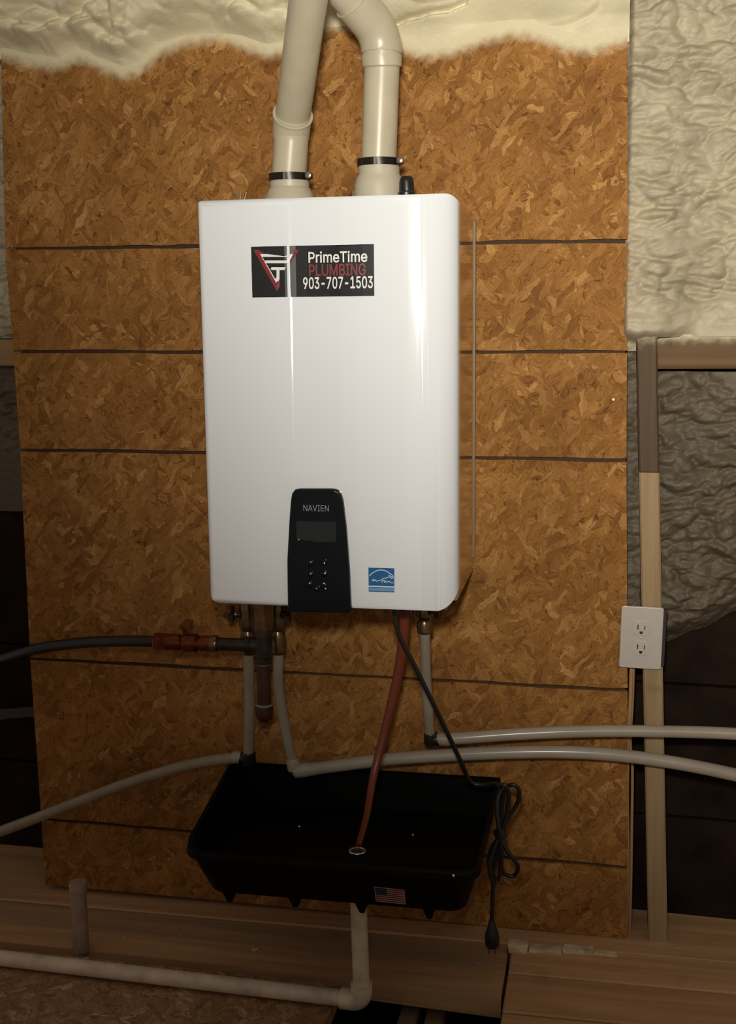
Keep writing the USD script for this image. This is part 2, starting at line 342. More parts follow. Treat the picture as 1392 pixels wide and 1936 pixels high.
# ------------------------------------------------------------------ foam
def lumps(x, z, sx, sz, seed):
    """rounded blobs with creases between, like spray foam skin"""
    g = np.random.default_rng(seed)
    P = np.stack([x / sx, z / sz], -1)
    w = meshkit.fbm(np.stack([x / sx * .6, z / sz * .6, np.full_like(x, seed)], -1), 3, seed)
    w2 = meshkit.fbm(np.stack([x / sx * .6 + 9, z / sz * .6, np.full_like(x, seed)], -1), 3, seed + 3)
    P = P + np.stack([w, w2], -1) * 1.3
    lo, hi = np.floor(P.reshape(-1, 2).min(0)) - 1, np.ceil(P.reshape(-1, 2).max(0)) + 1
    gx, gz = np.meshgrid(np.arange(lo[0], hi[0]), np.arange(lo[1], hi[1]))
    S = np.stack([gx.ravel(), gz.ravel()], -1) + g.random((gx.size, 2)) * .9
    amp = .45 + .55 * g.random(len(S))
    d, i = cKDTree(S).query(P.reshape(-1, 2), k=2)
    h = np.sqrt(np.clip((d[:, 1] - d[:, 0]) , 0, 1)) * amp[i[:, 0]]
    return h.reshape(x.shape)

def smooth01(t): t = np.clip(t, 0, 1); return t * t * (3 - 2 * t)

def domes(x, z, sx, sz, seed, warp=.9):
    """overlapping rounded scales, wider than tall"""
    g = np.random.default_rng(seed)
    w = [meshkit.fbm(np.stack([x / sx * .45 + o, z / sz * .30, np.full_like(x, seed * 1.3)], -1), 3, seed + o) - .5 for o in (0, 9)]
    P = np.stack([x / sx + warp * 2 * w[0], z / sz + warp * 3 * w[1]], -1)
    lo, hi = np.floor(P.reshape(-1, 2).min(0)) - 2, np.ceil(P.reshape(-1, 2).max(0)) + 2
    gx, gz = np.meshgrid(np.arange(lo[0], hi[0]), np.arange(lo[1], hi[1]))
    S = np.stack([gx.ravel() + .5 * (gz.ravel() % 2), gz.ravel()], -1) + (g.random((gx.size, 2)) - .5) * .95
    rad = .62 + .5 * g.random(len(S)); amp = .35 + .65 * g.random(len(S))
    d, i = cKDTree(S).query(P.reshape(-1, 2), k=4)
    h = np.clip(1 - (d / rad[i]) ** 2, 0, 1) ** .75 * amp[i]
    return h.max(1).reshape(x.shape)

def folds(x, z, lam, seed, sx=.07, sz=.05, warp=1.6):
    """sagging ripples: each swells downwards and ends in a sharp lip"""
    w = meshkit.fbm(np.stack([x / sx, z / sz, np.full_like(x, seed * 2.3)], -1), 4, seed)
    ph = -z / lam + warp * 4 * (w - .5)
    t = ph - np.floor(ph)
    k = np.floor(ph)
    a = meshkit.noise(np.stack([x / (sx * .55), k * 7.31, np.full_like(x, seed)], -1), seed + 5)
    a = np.clip((a - .22) / .6, 0, 1)
    return a * np.where(t < .80, (t / .80) ** 1.4, np.cos((t - .80) / .20 * math.pi / 2) ** .8)

def foam_sheet(x0, x1, z0, z1, yfun, step, mask=None):
    nx, nz = int((x1 - x0) / step) + 1, int((z1 - z0) / step) + 1
    X, Z = np.meshgrid(np.linspace(x0, x1, nx), np.linspace(z0, z1, nz), indexing='ij')
    Y = yfun(X, Z)
    f = grid_faces(nx, nz)
    # the faces should look along -y
    v = np.stack([X, Y, Z], -1).reshape(-1, 3)
    if mask is not None:
        k = mask(X, Z).reshape(-1); f = f[k[f].all(1)]
        used = np.unique(f); re = np.full(len(v), -1); re[used] = np.arange(len(used)); v, f = v[used], re[f]
    return trimesh.Trimesh(v, f, process=False)

def n2(x, z, s, seed, o=3): return meshkit.fbm(np.stack([x / s, z / s, np.full_like(x, seed * 1.7)], -1), o, seed)

# board edges as measured
def edge(px, py): return at(px, py, Y=0.0)
SL = [(0, 20), (10, 470), (25, 665), (38, 850), (57, 1245), (78, 1548), (86, 1672)]
SR = [(1187, 20), (1187, 455), (1186, 665), (1185, 870), (1187, 1305), (1187, 1640), (1187, 1775)]
BL = [edge(*p) for p in SL]; BR = [edge(*p) for p in SR]
XL0, XR0 = BL[0][0], BR[0][0]
zr = lambda px, py, y: at(px, py, Y=y)[2]
# upper right bay: rippled foam over the studs, down to the rail
Z_RAIL_T, Z_RAIL_B = at(1320, 632, Y=.04)[2], at(1320, 697, Y=.04)[2]
XP0, XP1 = at(1206, 800, Y=0.0)[0], at(1243, 800, Y=0.0)[0]
Z_STUD = at(1224, 622, Y=0.0)[2]
def y_right(X, Z):
    big = n2(X, Z, .20, 3) - .5
    rip = .025 * domes(X, Z, .044, .017, 13, 1.2) + .009 * domes(X, Z, .018, .0085, 17, 1.2) + .010 * folds(X, Z, .075, 11, .10, .09, 1.0)
    rim = smooth01((X - (XP1 - .004)) / .085)
    base = .030 + .026 * rim
    low = smooth01((Z_RAIL_T + .085 - Z) / .07)       # smooth bulge that laps onto rail and stud
    y = base - .045 * big - rip * (1 - .7 * low) - .026 * low - (1 - rim) * .012 * low
    lip = smooth01((Z_RAIL_T + .020 - Z) / .020) * rim
    y = y * (1 - lip) + .0265 * lip
    tip = smooth01((Z_RAIL_T + .012 + .016 * (n2(X, Z * 0, .03, 8) - .5) - Z) / .03) * (1 - rim)
    y = y + tip * .05
    tuck = 1 - smooth01((X - XR0 - .001) / .012)      # behind the board's edge
    y = np.minimum(y, .072)
    return np.maximum(y + .02 * tuck, np.where(X < XR0 + .006, .014, -1))
X_R1 = 2.2
mesh_ur = foam_sheet(XR0 + .0015, X_R1, Z_RAIL_T - .03, 2.05, y_right, .0032, mask=lambda X, Z: (Z > Z_RAIL_T - .005) | (X < XP1 - .004))
single('spray_foam', mesh_ur, FOAM_GREY, 'rippled cream spray foam filling the wall right of the board, above the rail', 'insulation', smooth=True)
# lower right bay
Zb = lambda X: np.interp(X, [at(p, q, Y=.09)[0] for p, q in ((1187, 1180), (1262, 1222), (1300, 1205), (1345, 1190), (1392, 1158))], [zr(p, q, .09) for p, q in ((1187, 1180), (1262, 1222), (1300, 1205), (1345, 1190), (1392, 1158))])
def y_lr(X, Z):
    rip = .024 * domes(X, Z, .046, .021, 23, 1.2) + .010 * domes(X, Z, .019, .0095, 27, 1.2) + .012 * folds(X, Z, .080, 21, .10, .09, 1.0)
    taper = np.clip((Z - Zb(X)) / .30, 0, 1)
    y = yback(X) - .004 - (.020 + .055 * taper + .05 * (n2(X, Z, .16, 5) - .4) + rip) * smooth01((Z - Zb(X) + .004) / .05) ** .7
    y = np.where(X < XP0 + .016, .064 - .6 * rip + .02 * (n2(X, Z, .05, 15) - .5), y)
    return np.maximum(y, np.where(X < XP0 + .016, .030, .004))
mesh_lr = foam_sheet(XR0 - .05, X_R1, .55, Z_RAIL_T + .02, y_lr, .0032, mask=lambda X, Z: (Z > Zb(X) + .014 * (n2(X, Z * 0, .03, 6) - .5)) & ((Z < Z_RAIL_B - .001) | (X < XP1 - .002)))
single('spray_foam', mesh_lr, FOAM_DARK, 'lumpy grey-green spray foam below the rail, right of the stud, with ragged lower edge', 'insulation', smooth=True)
# left bay
ZL_T, ZL_B = at(8, 642, Y=.05)[2], at(8, 692, Y=.05)[2]
def y_left(X, Z):
    l = lumps(X, Z, .05, .025, 31); l2 = folds(X, Z, .022, 32)
    t = np.clip((Z - .86) / .25, 0, 1)
    return yback(X) - .01 - (.06 + .02 * l + .022 * l2 + .03 * (n2(X, Z, .2, 7) - .5)) * t
single('spray_foam', foam_sheet(-.5, .06, ZL_T + .001, 1.9, y_left, .004), FOAM_GREY, 'sliver of spray foam left of the board, above the left rail', 'insulation', smooth=True)
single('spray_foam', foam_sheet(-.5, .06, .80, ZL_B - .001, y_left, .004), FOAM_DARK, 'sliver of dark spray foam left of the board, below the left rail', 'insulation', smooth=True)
# foam sprayed over the top of the board and on up under the roof
EDGE = [(-60, 100), (0, 108), (60, 124), (110, 128), (150, 112), (185, 128), (230, 146), (262, 138), (300, 104), (350, 82), (410, 74), (455, 88), (505, 105), (560, 95), (610, 55), (660, 48), (740, 92), (800, 106), (860, 100), (910, 80), (965, 66), (1010, 70), (1060, 90), (1110, 98), (1160, 86), (1200, 72), (1300, 60)]
EX = np.array([at(p, q, Y=-.003)[0] for p, q in EDGE]); EZ = np.array([at(p, q, Y=-.003)[2] for p, q in EDGE])
zedge = lambda X: np.interp(X, EX, EZ)
CRACK = [at(p, q, Y=-.03) for p, q in ((738, 42), (765, 33), (790, 29), (812, 22), (850, 17), (880, 4))]
STEP = [at(p, q, Y=-.03) for p, q in ((955, 62), (1010, 58), (1070, 42), (1110, 28), (1135, 8), (1140, -20))]
def along(X, Z, pts):
    L_ = sg.LineString([(p[0], p[2]) for p in pts]); return shapely.distance(shapely.points(X, Z), L_)
def y_top(X, Z):
    d = Z - zedge(X)
    left = 1 - np.clip((X - .62) / .12, 0, 1)
    body = np.clip((d - .012) / (.05 + .02 * (1 - left)), 0, 1); body = body * body * (3 - 2 * body)
    l = lumps(X, Z, .05, .024, 41); l2 = lumps(X, Z, .022, .012, 42)
    sm = n2(X, Z, .16, 9)
    crease = np.clip((d - (.065 + .03 * n2(X, Z * 0, .12, 14))) / .004, 0, 1) * np.clip((X - .78) / .02, 0, 1)
    roof = np.clip(Z - 1.74, 0, 9)
    jag = .004 * (n2(X, Z, .02, 19) - .5)
    crease = crease - 1.1 * smooth01((.006 - along(X, Z, CRACK) + jag) / .005) - .35 * smooth01((.008 - along(X, Z, STEP) + jag) / .007)
    rip = .026 * domes(X, Z, .050, .024, 43, 1.2) + .010 * domes(X, Z, .020, .010, 47, 1.2) + .022 * folds(X, Z, .08, 41, .12, .09, 1.0)
    return .004 - body * (.014 + .025 * sm + left * rip + (1 - left) * (.002 * l)) - .014 * crease - .55 * roof
mesh_top = foam_sheet(-.5, XR0 + .004, 1.58, 2.25, y_top, .0034, mask=lambda X, Z: Z > zedge(X) - .004)
single('spray_foam', mesh_top, FOAM, 'cream spray foam lapping over the top edge of the strand board', 'insulation', smooth=True)

# ------------------------------------------------------------------ strand board in panels
osb = thing('strand_board', 'tall orange-brown oriented strand board sheet on the wall behind the heater', 'board', (0.61, 0.0, 0.0))
gap = .0034
for k in range(6):
    tl, tr, bl, br = BL[k].copy(), BR[k].copy(), BL[k + 1].copy(), BR[k + 1].copy()
    if k > 0: tl[2] -= gap; tr[2] -= gap
    if k < 5: bl[2] += gap; br[2] += gap
    nu = 160 if k == 0 else 24
    nv = 40 if k == 0 else 3
    u = np.linspace(0, 1, nu); w = np.linspace(0, 1, nv) ** (2.2 if k == 0 else 1)
    # edges waver a little, as the dark joints do in the picture
    top = tl + (tr - tl) * u[:, None]; bot = bl + (br - bl) * u[:, None]
    jit = lambda s: (meshkit.fbm(np.stack([u * 26, np.full(nu, s), np.zeros(nu)], -1), 3, s) - .5) * .0048
    if k > 0: top[:, 2] += jit(50 + k)
    if k < 5: bot[:, 2] += jit(60 + k)
    G = top[:, None] + (bot - top)[:, None] * w[None, :, None]
    fr = G.reshape(-1, 3); back = fr + [0, .011, 0]
    f = grid_faces(nu, nv)[:, ::-1]; n = len(fr)
    ring = np.r_[np.arange(nu) * nv, (nu - 1) * nv + np.arange(1, nv), (np.arange(nu - 2, -1, -1)) * nv + nv - 1, np.arange(nv - 2, 0, -1)]
    r2 = np.roll(ring, -1)
    # bevelled front rim: push the rim back a little
    side = np.vstack([np.stack([ring, r2, r2 + n], 1), np.stack([ring, r2 + n, ring + n], 1)])
    m = trimesh.Trimesh(np.vstack([fr, back]), np.vstack([f, f[:, ::-1] + n, side]), process=False)
    m.fix_normals()
    p = obj('panel', m, OSB, osb, smooth=25)
    overspray(p, m, 25, lambda v: np.clip(.5 + (v[:, 2] - zedge(v[:, 0])) / .044, 0, 1.2))
obj('backer', trimesh.convex.convex_hull(np.array([p + [s * .004, dy, dz] for p, s, dz in ((BL[0], 1, 0), (BR[0], -1, 0), (BL[-1], 1, .004), (BR[-1], -1, .004)) for dy in (.0075, .02)])), SEAM, osb, label='dark backing seen in the joints')

# ------------------------------------------------------------------ timber frame
b0, t0 = at(1245, 1768, Y=.0), at(1222, 596, Y=.0)
def stud(name, top, bot, w, y0, y1, m, label, group=None):
    n = 30; z = np.linspace(bot[2], top[2], n); cx = np.interp(z, [bot[2], top[2]], [bot[0], top[0]])
    parts = []
    V = []
    for x, zz in zip(cx, z):
        b = .003
        V += [(x - w / 2 + b, y0, zz), (x + w / 2 - b, y0, zz), (x + w / 2, y0 + b, zz), (x + w / 2, y1, zz), (x - w / 2, y1, zz), (x - w / 2, y0 + b, zz)]
    V = np.array(V); F_ = []
    for i in range(n - 1):
        for j in range(6):
            a, b2 = i * 6 + j, i * 6 + (j + 1) % 6
            F_ += [(a, b2, b2 + 6), (a, b2 + 6, a + 6)]
    e = (n - 1) * 6
    F_ += [(0, k + 1, k) for k in range(1, 5)] + [(e, e + k, e + k + 1) for k in range(1, 5)]
    m_ = trimesh.Trimesh(V, np.array(F_), process=False); m_.fix_normals()
    return m_
joint = b0 + (t0 - b0) * ((at(1226, 893, Y=0)[2] - 0.0) / (t0[2] - 0.0)); joint = np.array([np.interp(at(1226, 893, Y=0)[2], [b0[2], t0[2]], [b0[0], t0[0]]), 0, at(1226, 893, Y=0)[2]])
ws = thing('wall_stud', 'narrow pine stud right of the strand board, dark-stained above and pale below', 'stud', (b0[0], .044, 0))
up_ = stud('', t0, joint + [0, 0, .0006], .037, .0, .088, None, None)
p_ = obj('upper_piece', up_, PINE_DARK, ws, label='dark-stained upper length')
overspray(p_, up_, 35, lambda v: np.clip(.45 + (v[:, 2] - (v[:, 2].max() - .035)) / .09, 0, 1.2))
obj('lower_piece', stud('', joint - [0, 0, .0006], np.array([b0[0], 0, 0.0]), .037, .0, .088, None, None), PINE, ws, label='pale lower length')
xs = at(1240, 690, Y=.03)[0]
zz_ = np.linspace(Z_RAIL_B, Z_RAIL_T, 14); xx_ = np.linspace(t0[0] + .020, 2.2, 60); yb_ = yback(1.3) - .001
V = [(x, .03 + (.003 if k in (0,) else 0), z) for x in xx_ for k, z in enumerate(zz_)]
nv_ = len(V); V += [(x, yb_, z) for x in xx_ for z in zz_]; f_ = grid_faces(60, 14)[:, ::-1]
ring = np.r_[np.arange(60) * 14, 59 * 14 + np.arange(1, 14), np.arange(58, -1, -1) * 14 + 13, np.arange(12, 0, -1)]; r2 = np.roll(ring, -1)
mr = trimesh.Trimesh(np.array(V), np.vstack([f_, f_[:, ::-1] + nv_, np.stack([ring, r2, r2 + nv_], 1), np.stack([ring, r2 + nv_, ring + nv_], 1)]), process=False); mr.fix_normals()
pr_ = single('wood_rail', mr, RAIL, 'reddish horizontal wood rail running right from the stud', 'rail')
overspray(pr_, mr, 35, lambda v: np.clip(.34 + (v[:, 2] - v[:, 2].max() + .014) / .040, 0, 1.2))
single('wood_rail', box(-.6, .05, .05, .2, ZL_B, ZL_T, .003), RAIL_PLAIN, 'short end of horizontal wood rail left of the board', 'rail')

# ================================================================== water heater
HX0, HX1, HZ0, HZ1, HF = .5085, .938, .732, 1.414, -.33
CXM = (HX0 + HX1) / 2
xa, xb = at(554, 700, Y=HF)[0], at(630, 700, Y=HF)[0]
PROF = [(HX0 - 1, 0.0), (xa - .0035, 0.0), (xa + .0035, .0022), (xa + .03, .0026), (xb - .012, .0022), (xb - .002, .0018), (xb + .014, .0008), (xb + .045, 0.0), (HX1 + 1, 0.0)]
PX, PYv = np.array(PROF).T
def yf(x): return HF + np.interp(x, PX, PYv)
wh = thing('water_heater', 'white wall-mounted tankless water heater with black control panel, on the strand board', 'water heater', (CXM, HF / 2, HZ0))
# front cover = plan outline x front outline x side outline
rx, ry = .088, .042
left = [(HX0, -.268)] + [(HX0 + .012 * (1 - math.cos(a)), HF + .012 * (1 - math.sin(a))) for a in np.linspace(0, math.pi / 2, 8)]
mid = [(x, HF + y) for x, y in PROF[1:-1]]
right = [(HX1 - rx + rx * math.sin(a) ** 1.0, HF + ry * (1 - math.cos(a))) for a in np.linspace(0, math.pi / 2, 28)] + [(HX1, -.268)]
plan = sg.Polygon(left + mid + right)
A = m3.Manifold.extrude(xsec(plan.buffer(0)), HZ1 - HZ0 + .02).translate([0, 0, HZ0 - .01])
fo = sg.Polygon([(HX0, HZ1)] + [])if False else None
def corner(cx, cz, r, a0): return [(cx + r * math.cos(a), cz + r * math.sin(a)) for a in np.linspace(a0, a0 + math.pi / 2, 12)]
frontp = sg.Polygon(corner(HX1 - .018, HZ1 - .018, .018, 0) + corner(HX0 + .011, HZ1 - .011, .011, math.pi / 2) + corner(HX0 + .026, HZ0 + .026, .026, math.pi) + corner(HX1 - .038, HZ0 + .038, .038, 1.5 * math.pi))
B = m3.Manifold.extrude(xsec(frontp), 1.0).rotate([90, 0, 0]).translate([0, .3, 0])
s_r = .014
sidep = sg.Polygon([(-.26, HZ1)] + [(HF + s_r - s_r * math.sin(a), HZ1 - s_r + s_r * math.cos(a)) for a in np.linspace(0, math.pi / 2, 8)] + [(HF + s_r - s_r * math.cos(a), HZ0 + s_r - s_r * math.sin(a)) for a in np.linspace(0, math.pi / 2, 8)] + [(-.26, HZ0)])
Cc = m3.Manifold.extrude(xsec(sidep), 2.0)            # (y, z) plane -> along x
Cc = Cc.transform(np.array([[0, 0, 1, 0], [1, 0, 0, 0], [0, 1, 0, 0]], float))
cover = tm(A ^ B ^ Cc); cover.merge_vertices()
obj('front_cover', cover, WHITE, wh, smooth=22)
obj('casing', [box(HX0 + .006, HX1 - .005, -.272, -.006, HZ0 + .004, HZ1 - .006, .004)], STEEL, wh, label='bright steel rear casing')
obj('rear_flange', [box(HX0 + .002, HX1 - .002, -.010, -.0005, HZ0 + .03, HZ1 - .02, .001)], FLANGE, wh)
obj('bottom_plate', box(HX0 + .02, HX1 - .02, -.29, -.02, HZ0 - .006, HZ0 + .006, .002), UNDER, wh)

def stick(mesh, X, Z, off):
    """lay flat print on the curved front: x right, y up, z thickness"""
    m = mesh.copy(); v = m.vertices; x = X + v[:, 0]
    m.vertices = np.stack([x, yf(x) - off - v[:, 2], Z + v[:, 1]], 1); return m
def flat_grid(x0, x1, z0, z1, t):
    xs_ = np.unique(np.r_[np.linspace(x0, x1, 12), PX[(PX > x0) & (PX < x1)]])
    pc = [sg.box(a, z0, b, z1) for a, b in zip(xs_[:-1], xs_[1:])]
    m = trimesh.creation.box([x1 - x0, z1 - z0, t]); 
    V, F_ = [], []
    n = len(xs_)
    V = np.array([(x, z, h) for h in (0, t) for z in (z0, z1) for x in xs_])
    for i in range(n - 1):
        a = lambda h, z, k: h * 2 * n + z * n + k
        for q in ((a(1, 0, i), a(1, 0, i + 1), a(1, 1, i + 1), a(1, 1, i)), (a(0, 1, i), a(0, 1, i + 1), a(0, 0, i + 1), a(0, 0, i)), (a(0, 0, i), a(0, 0, i + 1), a(1, 0, i + 1), a(1, 0, i)), (a(1, 1, i), a(1, 1, i + 1), a(0, 1, i + 1), a(0, 1, i))):
            F_ += [q[:3], (q[0], q[2], q[3])]
    return trimesh.Trimesh(V, np.array(F_), process=False)

# dealer's sticker
c0, c1 = at(475, 466, Y=HF), at(707, 462, Y=HF); c2 = at(591, 561, Y=HF)
SX0, SX1, SZ1, SZ0 = c0[0], c1[0], (c0[2] + c1[2]) / 2, c2[2]
SW, SH = SX1 - SX0, SZ1 - SZ0
st = obj('dealer_sticker', stick(flat_grid(0, SW, 0, SH, .0005), SX0, SZ0, 0), BLACK_PRINT, wh, smooth=False, label='black dealer sticker with white lettering and triangle logo')
def sp(px, py):      # a spot of the sticker, in metres from its lower left corner
    p = at(px, py, Y=HF); return np.array([p[0] - SX0, p[2] - SZ0])
def letter(name, text, px0, px1, py, h, m, bold, off=.0005):
    t = meshkit.text_mesh(text, h, .0003, bold); w = t.bounds[1][0] - t.bounds[0][0]
    a, b = sp(px0, py), sp(px1, py)
    t.apply_translation([-t.bounds[0][0], 0, 0]); t.apply_scale([1, 1, 1]); t.vertices[:, 0] *= (b[0] - a[0]) / w; t.apply_translation([a[0], a[1], 0])
    return obj(name, stick(t, SX0, SZ0, off), m, st, smooth=False)
letter('lettering', 'PrimeTime', 583, 695, 496.5, .0165, WHITE_PRINT, True)
letter('lettering', 'PLUMBING', 584, 692, 521.5, .0178, PINK_PRINT, True)
letter('lettering', '903-707-1503', 573, 705.5, 546, .0180, WHITE_PRINT, True)
def poly_px(pts): return sg.Polygon([sp(*p) for p in pts])
tri_o = poly_px([(482, 474), (562, 474), (524, 548)]).buffer(.0012, join_style='mitre')
tri_i = poly_px([(486, 476), (560, 476), (524, 544)]).buffer(-.0030, join_style='mitre')
obj('logo_triangle', stick(ext(tri_o.difference(tri_i), .0003), SX0, SZ0, .0005), RED_PRINT, st, smooth=False)
lw = .0046
logo = shapely.union_all([ribbon([sp(491, 483), sp(552, 483)], lw), ribbon([sp(492, 483), sp(521, 533), sp(524, 527)], lw), ribbon([sp(504, 495), sp(545, 495), sp(551, 484)], lw),
                          ribbon([sp(515, 508), sp(541, 508)], lw), ribbon([sp(526, 509), sp(526, 529)], lw * 1.1)])
obj('logo_letters', stick(ext(logo.intersection(tri_i), .0003), SX0, SZ0, .0006), WHITE_PRINT, st, smooth=False)

# control panel
def q(px, py, Y=HF): p = at(px, py, Y=Y); return (p[0], p[2])
CPP = [(553, 930), (560, 924), (630, 924), (642, 928), (648, 942), (655, 1000), (661, 1080), (664, 1152), (664, 1160), (545, 1157), (544, 1140), (543, 1060), (547, 985), (550, 945)]
cp = sg.Polygon([q(*p, Y=HF - .006) for p in CPP]).buffer(.003).buffer(-.003)
def bevel_plate(poly, y_back, y_front, b):
    layers = [(0.0, y_back), (0.0, y_front + b), (b * .3, y_front + b * .3), (b, y_front)]
    pieces = []
    n = 96
    rings = []
    for ins, y in layers:
        g = poly.buffer(-ins) if ins else poly
        L = g.exterior; 
        cx, cz = poly.centroid.x, poly.centroid.y
        # sample by direction so that rings correspond
        P_ = []
        for a in np.linspace(0, 2 * np.pi, n, endpoint=False):
            ray_ = sg.LineString([(cx, cz), (cx + math.cos(a), cz + math.sin(a))]); hit = ray_.intersection(L)
            h = hit if hit.geom_type == 'Point' else list(hit.geoms)[-1]
            P_.append((h.x, y, h.y))
        rings.append(P_)
    V = np.array([p for r in rings for p in r] + [(cx, y_front, cz), (cx, y_back, cz)]); F_ = []
    for k in range(len(rings) - 1):
        for i in range(n):
            a, b2 = k * n + i, k * n + (i + 1) % n
            F_ += [(a, b2, b2 + n), (a, b2 + n, a + n)]
    e = (len(rings) - 1) * n; c = len(V) - 2
    F_ += [(e + i, e + (i + 1) % n, c) for i in range(n)] + [((i + 1) % n, i, c + 1) for i in range(n)]
    m = trimesh.Trimesh(V, np.array(F_), process=False); m.fix_normals(); return m
CY = HF - .009
ctl = obj('control_panel', bevel_plate(cp, HF + .006, CY, .004), BLACK_PLASTIC, wh, smooth=40, label='black tapered control panel')
scr = [q(*p, Y=CY) for p in ((562, 987), (634, 988), (634, 1023), (600, 1023), (563, 1018))]
obj('display', face_on(ext(sg.Polygon(scr).buffer(.0015), .0006), 0, CY, 0), SCREEN, ctl, smooth=False, label='grey unlit display')
t = meshkit.text_mesh('NAVIEN', .0105, .0003, False); a, b_ = q(574, 966, CY), q(622, 966, CY)
t.apply_translation([-t.bounds[0][0], 0, 0]); t.vertices[:, 0] *= (b_[0] - a[0]) / t.bounds[1][0]
obj('lettering', face_on(t, a[0], CY, a[1]), GREY_PRINT, ctl, smooth=False)
for i, (px, py) in enumerate(((587, 1065), (613, 1062), (587, 1086), (613, 1084), (585, 1105), (613, 1108), (600, 1112))):
    x, z = q(px, py, CY)
    obj('button', lathe((x, CY + .001, z), (x, CY - .0022, z), [(0, .0062), (.6, .0062), (.85, .0056), (1, .0042)], 20), BLACK_PLASTIC, ctl)
for i, (px, py, s) in enumerate(((588, 1062, .0011), (614, 1064, .0016), (588, 1084, .0013), (615, 1083, .0017), (586, 1102, .0013), (613, 1102, .0015), (616, 1112, .0015), (599, 1112, .0011), (565, 1020, .0012))):
    x, z = q(px, py, CY)
    pg = sg.Polygon([(-s, -s * .7), (s, -s * .9), (s * .8, s), (-s * .4, s * .5)])
    obj('symbol', face_on(ext(pg, .0003), x, CY - (.0023 if i < 8 else .0004), z), WHITE_PRINT, ctl, smooth=False)

# energy sticker: blue square, white arc and script, pale strip at the foot
e0, e1 = q(697, 1073), q(746, 1120); EW = e1[0] - e0[0]; EH = e0[1] - e1[1]
en = obj('energy_label', stick(flat_grid(0, EW, 0, EH, .0005), e0[0], e1[1], 0), BLUE_PRINT, wh, smooth=False, label='small blue efficiency label')
def ep(u, v): return (u * EW, (1 - v) * EH)
arc = [ep(.04 + .92 * t_, .34 - .26 * math.sin(math.pi * t_) ** .8) for t_ in np.linspace(0, 1, 20)]
script = [[ep(*p) for p in s] for s in (((.13, .54), (.19, .47), (.20, .56), (.27, .49), (.30, .56), (.40, .53), (.50, .50), (.54, .45), (.60, .42), (.72, .40), (.80, .35), (.92, .44)), ((.78, .28), (.97, .40)), ((.52, .60), (.56, .50), (.63, .52), (.62, .60), (.70, .52)), ((.70, .60), (.80, .54), (.88, .60), (.97, .60)))]
art = shapely.union_all([ribbon(arc, .0014)] + [ribbon(s, .0012) for s in script] + [sg.box(*ep(.0, .80), *ep(1.0, .745))])
obj('printed_mark', stick(ext(art.intersection(sg.box(0, 0, EW, EH)), .0003), e0[0], e1[1], .0005), WHITE_PRINT, en, smooth=False)
obj('printed_strip', stick(ext(sg.box(*ep(.02, .96), *ep(1.0, .82)), .0003), e0[0], e1[1], .0005), PALE_BLUE, en, smooth=False)

# collars on top, cap, small clips
YV = -.17
def col(px, py): return at(px, py, Y=YV)
cl = at(548, 372, Y=YV); VX1 = cl[0]; cr = at(717, 366, Y=YV); VX2 = cr[0]
ZT = HZ1 - .008
zc1 = at(548, 328, Y=YV)[2]; zc2 = at(717, 300, Y=YV)[2]
obj('vent_collar', lathe((VX1, YV, ZT), (VX1, YV, zc1), [(0, .047), (.25, .0455), (.35, .043), (.55, .038), (.62, .0345), (1, .0345)], 40), COLLAR, wh, label='left vent collar')
obj('vent_collar', lathe((VX2, YV, ZT), (VX2, YV, zc2), [(0, .045), (.45, .043), (.62, .039), (.68, .0355), (1, .0355)], 40), COLLAR, wh, label='right vent collar')
for vx, sgn in ((VX1, -1), (VX1, 1), (VX2, -1), (VX2, 1)):
    obj('collar_rib', trimesh.convex.convex_hull(np.array([(vx + sgn * .033, YV + d, z) for d in (-.004, .004) for z in (ZT, ZT + .042)] + [(vx + sgn * .047, YV + d, ZT) for d in (-.004, .004)])), COLLAR, wh)
kx = at(769, 350, Y=-.2)
kz = at(769, 333, Y=-.2)[2]
knob = lathe((kx[0], -.2, ZT), (kx[0], -.2, kz), [(0, .0125), (.1, .0145), (.45, .0145), (.5, .0128), (.8, .0125), (.93, .011), (1, .008)], 28)
rb = [box(kx[0] + .0142 * math.cos(a) - .0012, kx[0] + .0142 * math.cos(a) + .0012, -.2 + .0142 * math.sin(a) - .0012, -.2 + .0142 * math.sin(a) + .0012, ZT + .003, ZT + .016) for a in np.linspace(0, 2 * np.pi, 14, endpoint=False)]
obj('cap', [knob] + rb, FITTING, wh, smooth=30, label='black ribbed cap on the top')
for px, dx in ((446, -.004), (453, .001), (460, .006)):
    b0_ = at(px, 372, Y=-.25)
    obj('wire_clip', tube([(b0_[0], -.25, ZT), (b0_[0] + dx * .3, -.25, ZT + .014), (b0_[0] + dx, -.25, ZT + .026)], .0016, 8, 4), BRASS, wh)

# ------------------------------------------------------------------ vent pipes
R2 = .0302
lp = [np.array([VX1, YV, zc1 - .001]), at(549, 262, Y=YV), at(552, 232, Y=-.18)]
top1 = at(583, 0, Y=-.36); dirv = (top1 - lp[-1]) / np.linalg.norm(top1 - lp[-1])
v1 = thing('vent_pipe', 'white vent pipe rising from the left collar and leaning right', 'pipe', (VX1, YV, zc1))
obj('pipe', arc_pipe(lp[0], lp[2], top1 + dirv * .34, R2, .03, 36), PVC, v1)
obj('coupling', lathe(lp[1] + (lp[2] - lp[1]) * .1, lp[2] + dirv * .018, [(0, .0308), (.06, .0325), (.9, .0325), (1, .0310)], 36), PVC, v1)
obj('coupling_lip', lathe(lp[2] + dirv * .012, lp[2] + dirv * .020, [(0, .0320), (.2, .0348), (.8, .0348), (1, .032)], 36), PVC, v1)
v2 = thing('vent_pipe', 'white vent pipe rising from the right collar to an angled elbow', 'pipe', (VX2, YV, zc2))
e_c = at(721, 62, Y=YV - .01)
up2 = at(722, 128, Y=YV - .005)
